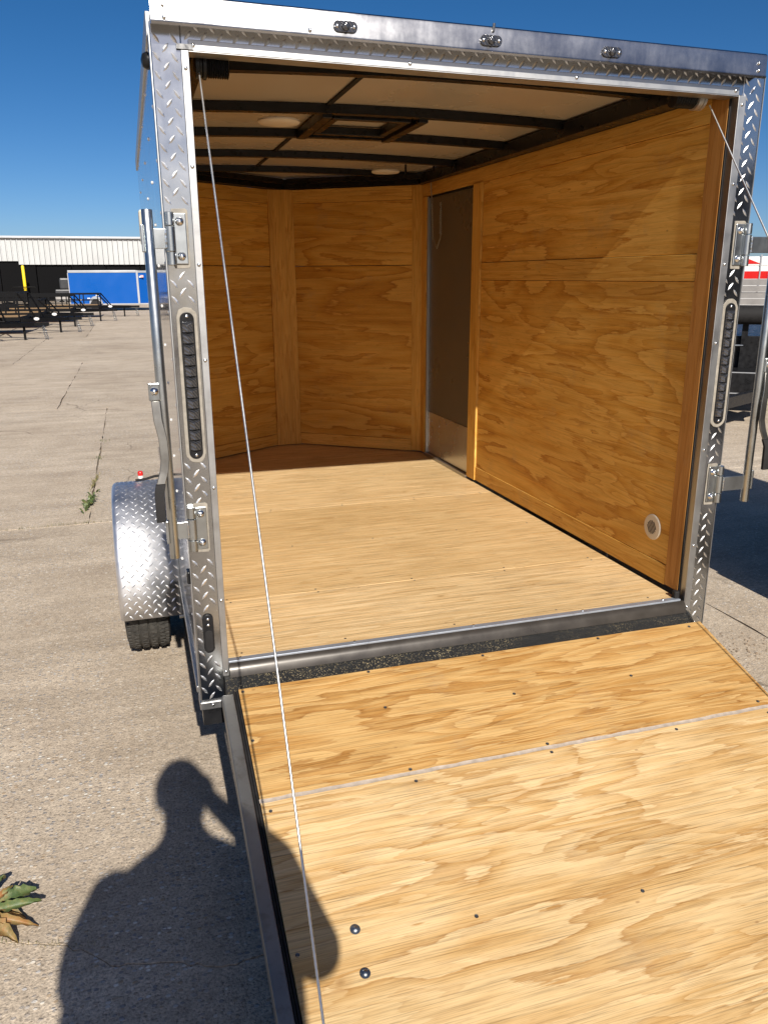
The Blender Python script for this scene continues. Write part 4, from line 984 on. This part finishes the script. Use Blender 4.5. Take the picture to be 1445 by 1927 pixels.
MB().lathe((0, 0, 0), Z, [(0, .115), (.85, .115)], 14).build('pole_base', 'black_far', bo, smooth=40)
MB().tube([(-.9, -.3, 0), (-.9, -.3, 1.0), (-.8, -.3, 1.1), (.7, -.3, 1.1), (.8, -.3, 1.0), (.8, -.3, 0)], .04, 8).build('guard_hoop', 'black_far', bo, smooth=40)
# parked machine in the shed shade
mc = empty('parked_machine', (-4.95, 66.6, 0)); tag(mc, 'dark wheeled machine parked against the black shed doors', 'machine')
MB().box((-.7, .7), (-.5, .5), (.25, .9)).build('chassis', 'charcoal_body', mc, bevel=.08)
MB().box((-.35, .45), (-.4, .4), (.9, 1.75)).build('cab', 'charcoal_body', mc, bevel=.12)
for xx in (-.55, 0, .55):
    o = MB().lathe((0, -.1, 0), Y, [(0, .2), (0, .24), (.2, .24), (.2, .2)], 16).build('wheel', 'grey_siding', mc, smooth=40); o.location = (xx, -.55, .24)
# blue v-nose trailer
bt = empty('blue_trailer', (-1.52, 45.5, 0)); bt.scale = (0.82, 0.9, 0.945); bt.rotation_euler = (0, 0, R(-7)); tag(bt, 'bright blue enclosed trailer parked sideways in front of the shed', 'trailer')
MB().box((-2.15, 2.15), (-.05, 1.85), (.42, 2.13)).build('body', 'blue_paint', bt)
MB().box((-2.18, 2.16), (-.08, 1.88), (2.131, 2.27)).build('roof_trim', 'far_silver', bt, bevel=.02)
MB().prism([(2.28, -.04), (2.28, 1.84), (3.5, 1.1), (3.5, .7)], .42, 2.13).build('nose', 'blue_paint', bt)
MB().prism([(2.26, -.07), (2.26, 1.87), (3.53, 1.12), (3.53, .68)], 2.131, 2.25).build('nose_trim', 'far_silver', bt)
MB().box((2.152, 2.278), (-.075, 1.87), (.40, 2.26)).build('corner_trim', 'far_silver', bt)
MB().box((-2.2, -2.152), (-.06, 1.86), (.40, 2.13)).build('corner_trim', 'far_silver', bt)
MB().box((-2.15, 3.3), (-.06, -.051), (.36, .42)).build('bottom_rail', 'far_silver', bt)
MB().prism([(-.55+.42*math.cos(math.pi*i/14), .42+.42*math.sin(math.pi*i/14)) for i in range(15)], .05, .16, e1=X, e2=Z, e3=(0, -1, 0)).build('fender', 'far_silver', bt)
o = MB().lathe((0, 0, 0), Y, [(-.1, .2), (-.1, .34), (.1, .34), (.1, .2)], 20).build('wheel', 'rubber', bt, smooth=40); o.location = (-.55, -.19, .34)
for xx, zz in ((-1.55, .62), (-1.0, .72), (-.45, .88)): MB().box((xx-.09, xx+.09), (-.056, -.051), (zz-.03, zz+.03)).build('reflector', 'white_gloss', bt)
fx = MB().box((2.34, 2.62), (-.058, -.045), (1.86, 1.99)).build('flag_sticker', 'white_gloss', bt); 
for k in range(3): MB().box((2.44, 2.62), (-.061, -.0585), (1.865+.045*k, 1.885+.045*k)).build('sticker_stripe', 'red_gloss', fx)
MB().box((2.345, 2.435), (-.061, -.0585), (1.93, 1.985)).build('sticker_canton', 'blue_paint', fx)
MB().bar((3.3, .9, .38), (5.0, .9, .38), .1, .1).build('tongue', 'black_far', bt)
MB().box((4.2, 4.3), (.85, .95), (0, .7)).build('jack', 'far_silver', bt)
# open black utility trailers with tongues to the right
def utility(loc, rz, L, label, rail=.62):
    r = empty('utility_trailer', loc, rz); tag(r, label, 'trailer', 'black open trailers parked in a row')
    b = lambda p, q, w=.05, h=.05, name='rail', mat='black_far', up_=Z: MB().bar(p, q, w, h, up_).build(name, mat, r)
    W2 = .95; zd = .5
    for s in (-1, 1):
        b((-L, s*W2, zd), (0, s*W2, zd), .06, .12, 'bed_rail'); b((-L, s*W2, zd+rail), (-.02, s*W2, zd+rail), .05, .05, 'top_rail')
        b((-L, s*W2, zd+rail*.5), (-.02, s*W2, zd+rail*.5), .03, .03, 'mid_rail')
        n = 6
        for k in range(n+1): b((-L*k/n-.02, s*W2, zd+.06), (-L*k/n-.02, s*W2, zd+rail), .045, .045, 'stake', up_=X)
        b((0, s*W2, zd-.05), (1.35, 0, zd-.05), .07, .1, 'tongue')
        b((0, s*W2, zd+rail), (.45, s*(W2*.66), zd), .04, .04, 'brace')
        o = MB().lathe((0, 0, 0), Y, [(-.1, .2), (-.1, .33), (.1, .33), (.1, .2)], 18).build('wheel', 'rubber', r, smooth=40); o.location = (-L*.58, s*(W2+.16), .33)
        MB().prism([(-L*.58+.42*math.cos(math.pi*i/12), .40+.40*math.sin(math.pi*i/12)) for i in range(13)], s*(W2+.04), s*(W2+.28), e1=X, e2=Z, e3=Y).build('fender', 'black_far', r)
    b((-.02, -W2, zd+rail), (-.02, W2, zd+rail), .05, .05, 'front_rail'); b((-.02, -W2, zd), (-.02, W2, zd), .06, .12, 'front_sill')
    MB().box((-L, -.03), (-W2+.03, W2-.03), (zd+.02, zd+.05)).build('deck', 'deck_wood', r)
    b((1.2, 0, zd-.05), (1.75, 0, zd-.05), .09, .09, 'coupler')
    b((1.05, 0, zd-.1), (1.05, 0, 0), .06, .06, 'jack', up_=X)
    chain([(1.55, .05, .42), (1.58, .05, .2), (1.62, .06, .02)], 'safety_chain', r, .06, .008, 'zinc', 0); chain([(1.60, -.05, .42), (1.66, -.05, .2), (1.70, -.06, .02)], 'safety_chain', r, .06, .008, 'zinc', 0)
    o = MB().prism([(.6+.11*math.cos(6.283*i/16), .05*math.sin(6.283*i/16)) for i in range(16)], 0, .012, e1=X, e2=Z, e3=(0, -1, 0)).build('paper_tag', 'white_gloss', r); o.location = (0, -.62, zd-.0); o.rotation_euler = (0, 0, R(-34))
    return r
utility((-4.3, 23.9, 0), R(-4), 4.6, 'nearest black open trailer at the left edge, with the tallest side rails', 1.05)
utility((-3.55, 27.2, 0), R(-4), 4.6, 'black open trailer second nearest in the row, tongue resting on a jack', .8)
utility((-3.3, 30.6, 0), R(-3), 4.6, 'black open trailer third in the row, low side rails', .5)
utility((-2.5, 34.4, 0), R(-3), 4.6, 'black open trailer second farthest in the row', .55)
utility((-1.55, 38.4, 0), R(-2), 4.6, 'black open trailer farthest in the row, in front of the blue trailer', .55)

# ------------------------------------------------------------------ yard on the right: dump trailer, siding stack, red and white truck, hill
dt = empty('dump_trailer', (6.85, 6.3, 0)); dt.rotation_euler = (0, 0, R(-38)); tag(dt, 'black dump trailer with rolled tarp seen past the right post', 'trailer')
MB().box((-1.0, 1.0), (0, 3.6), (.62, 1.02)).build('body', 'black_steel', dt, bevel=.01)
for k in range(7): MB().box((-1.0+.32*k, -.93+.32*k), (-.06, 0), (.62, 1.30)).build('body_rib', 'black_steel', dt)
MB().box((-1.02, 1.02), (-.07, .03), (1.30, 1.36)).build('top_rail', 'black_steel', dt, bevel=.008)
MB().tube([(-1.0, -.12, 1.28), (1.0, -.12, 1.28)], .115, 18).build('tarp_roll', 'rubber', dt, smooth=50)
MB().tube([(-.75, -.2, .75), (-.72, -.25, .88), (-.5, -.25, .92), (.3, -.25, .92)], .014, 8).build('hose', 'zinc', dt, smooth=50)
MB().box((-.75, .75), (-.75, -.12), (.36, .64)).build('tool_box', 'black_steel', dt, bevel=.012)
for zz in (.645, .40): MB().box((-.55, .5), (-.757, -.753), (zz-.006, zz+.006)).build('box_edge', 'far_silver', dt)
MB().bar((-.9, -.05, .42), (0, -2.0, .42), .08, .12).build('tongue', 'black_steel', dt); MB().bar((.9, -.05, .42), (0, -2.0, .42), .08, .12).build('tongue', 'black_steel', dt)
chain([(-.85, -.78, .33), (-.55, -.8, .27), (-.25, -.8, .29), (.1, -.8, .36)], 'safety_chain', dt, .055, .007, 'zinc', 0)
for s in (-1, 1): wheel(dt, s*.9, 2.2, .36, .22, detail=False)
MB().box((-1.0, 1.0), (.05, 3.5), (.42, .62)).build('chassis', 'black_steel', dt)
ws = empty('grey_siding_rack', (15.2, 15.0, 0)); ws.rotation_euler = (0, 0, R(-42)); tag(ws, 'grey ribbed metal side of a flatbed behind the dump trailer', 'flatbed')
for k in range(5): MB().box((-3, 3), (-.03 if k % 2 else 0, .06), (.85+.16*k, 1.0+.16*k)).build('side_board', 'grey_siding', ws)
MB().box((-3, 3), (0, 2), (.72, .85)).build('bed', 'black_far', ws)
for s in (-1.6, 1.6):
    o = MB().lathe((0, 0, 0), Y, [(-.12, .2), (-.12, .36), (.12, .36), (.12, .2)], 18).build('wheel', 'rubber', ws, smooth=40); o.location = (s, .2, .36)
tk = empty('red_white_truck', (20.3, 20.9, 0)); tk.rotation_euler = (0, 0, R(-42)); tag(tk, 'white service truck with red stripe beyond the flatbed', 'truck')
MB().box((-3.2, 1.6), (0, 2.1), (.7, 2.02)).build('box_body', 'white_gloss', tk, bevel=.03)
MB().box((-3.21, 1.605), (-.012, -.002), (1.62, 1.86)).build('stripe', 'red_gloss', tk)
MB().prism([(-3.0, 2.10), (-.1, 2.10), (-.5, 2.26), (-3.0, 2.26)], .014, .002, e1=X, e2=Z, e3=(0, -1, 0)).build('stripe', 'red_gloss', tk)
MB().box((-3.15, 1.55), (.0, 2.05), (2.022, 2.34)).build('roof_box', 'white_gloss', tk, bevel=.04)
MB().prism([(1.65, .6), (3.6, .6), (3.6, 1.2), (2.7, 1.35), (2.2, 2.0), (1.65, 2.0)], 0, 2.0, e1=X, e2=Z, e3=Y).build('cab', 'white_gloss', tk, bevel=.04)
MB().box((-3.2, 3.3), (.1, 2.0), (.45, .7)).build('chassis', 'black_far', tk)
for s in (-1.9, 2.7):
    o = MB().lathe((0, 0, 0), Y, [(-.12, .2), (-.12, .4), (.12, .4), (.12, .2)], 18).build('wheel', 'rubber', tk, smooth=40); o.location = (s, .1, .4)
for xx in (-.6, -.1, .6): MB().box((xx-.02, xx+.02), (-.03, -.013), (1.2, 2.4)).build('ladder_bar', 'far_silver', tk)
# shrubs and hill far right
def shrub(loc, r, n, label, sd):
    e = empty('shrub', loc); tag(e, label, 'shrub', 'shrubs below the hill'); rr = random.Random(sd); mb = MB()
    for i in range(n):
        d = Vector((rr.gauss(0, 1), rr.gauss(0, 1), rr.gauss(0, 1))).normalized()*r*rr.random()**.4; c = Vector((0, 0, r*.9)) + Vector((d.x*1.5, d.y, d.z*.9)); s = r*rr.uniform(.06, .14)
        a = Vector((rr.uniform(-1, 1), rr.uniform(-1, 1), rr.uniform(-1, 1))).normalized(); b_ = a.cross(Z).normalized()
        mb.add([c-a*s, c+b_*s*.5, c+a*s, c-b_*s*.5], [(0, 1, 2, 3)])
    mb.build('crown', 'leaf_green', e, 0, stuff=True); MB().tube([(0, 0, 0), (0, 0, r)], [.12, .05], 7).build('trunk', 'deck_wood', e)
for i, (x, y, r) in enumerate(((47, 49, 1.9), (52, 52, 2.1), (44, 52, 1.8), (55.5, 55, 1.7))):
    shrub((x, y, 0), r, 700, ('round green shrub behind the red and white truck', 'larger green shrub at the right frame edge', 'green shrub mostly hidden behind the right post', 'green shrub farthest to the right beyond the truck')[i], 40+i)
mbh = MB(); n, k = 60, 8; vs = []
rr = random.Random(2); pro = []
for i in range(n+1):
    f = i/n; pro.append(46*math.sin(math.pi*min(1, max(0, (f-.02)/.96)))**.6*(1+.06*math.sin(i*.9)+.05*rr.random()))
for i in range(n+1):
    az = R(37) + R(62)*i/n
    for j in range(k+1):
        d = 700 + 60*j; h = pro[i]*math.sin(math.pi/2*j/k)**.8 + (rr.random()-.5)*3*(j > 0)
        vs.append((d*math.sin(az), d*math.cos(az), h-.5*(j == 0)))
hl_ = mbh.add(vs, [(i*(k+1)+j, i*(k+1)+j+1, (i+1)*(k+1)+j+1, (i+1)*(k+1)+j) for i in range(n) for j in range(k)]).build('hill', 'hill_brush', smooth=80); hl_['kind'] = 'structure'
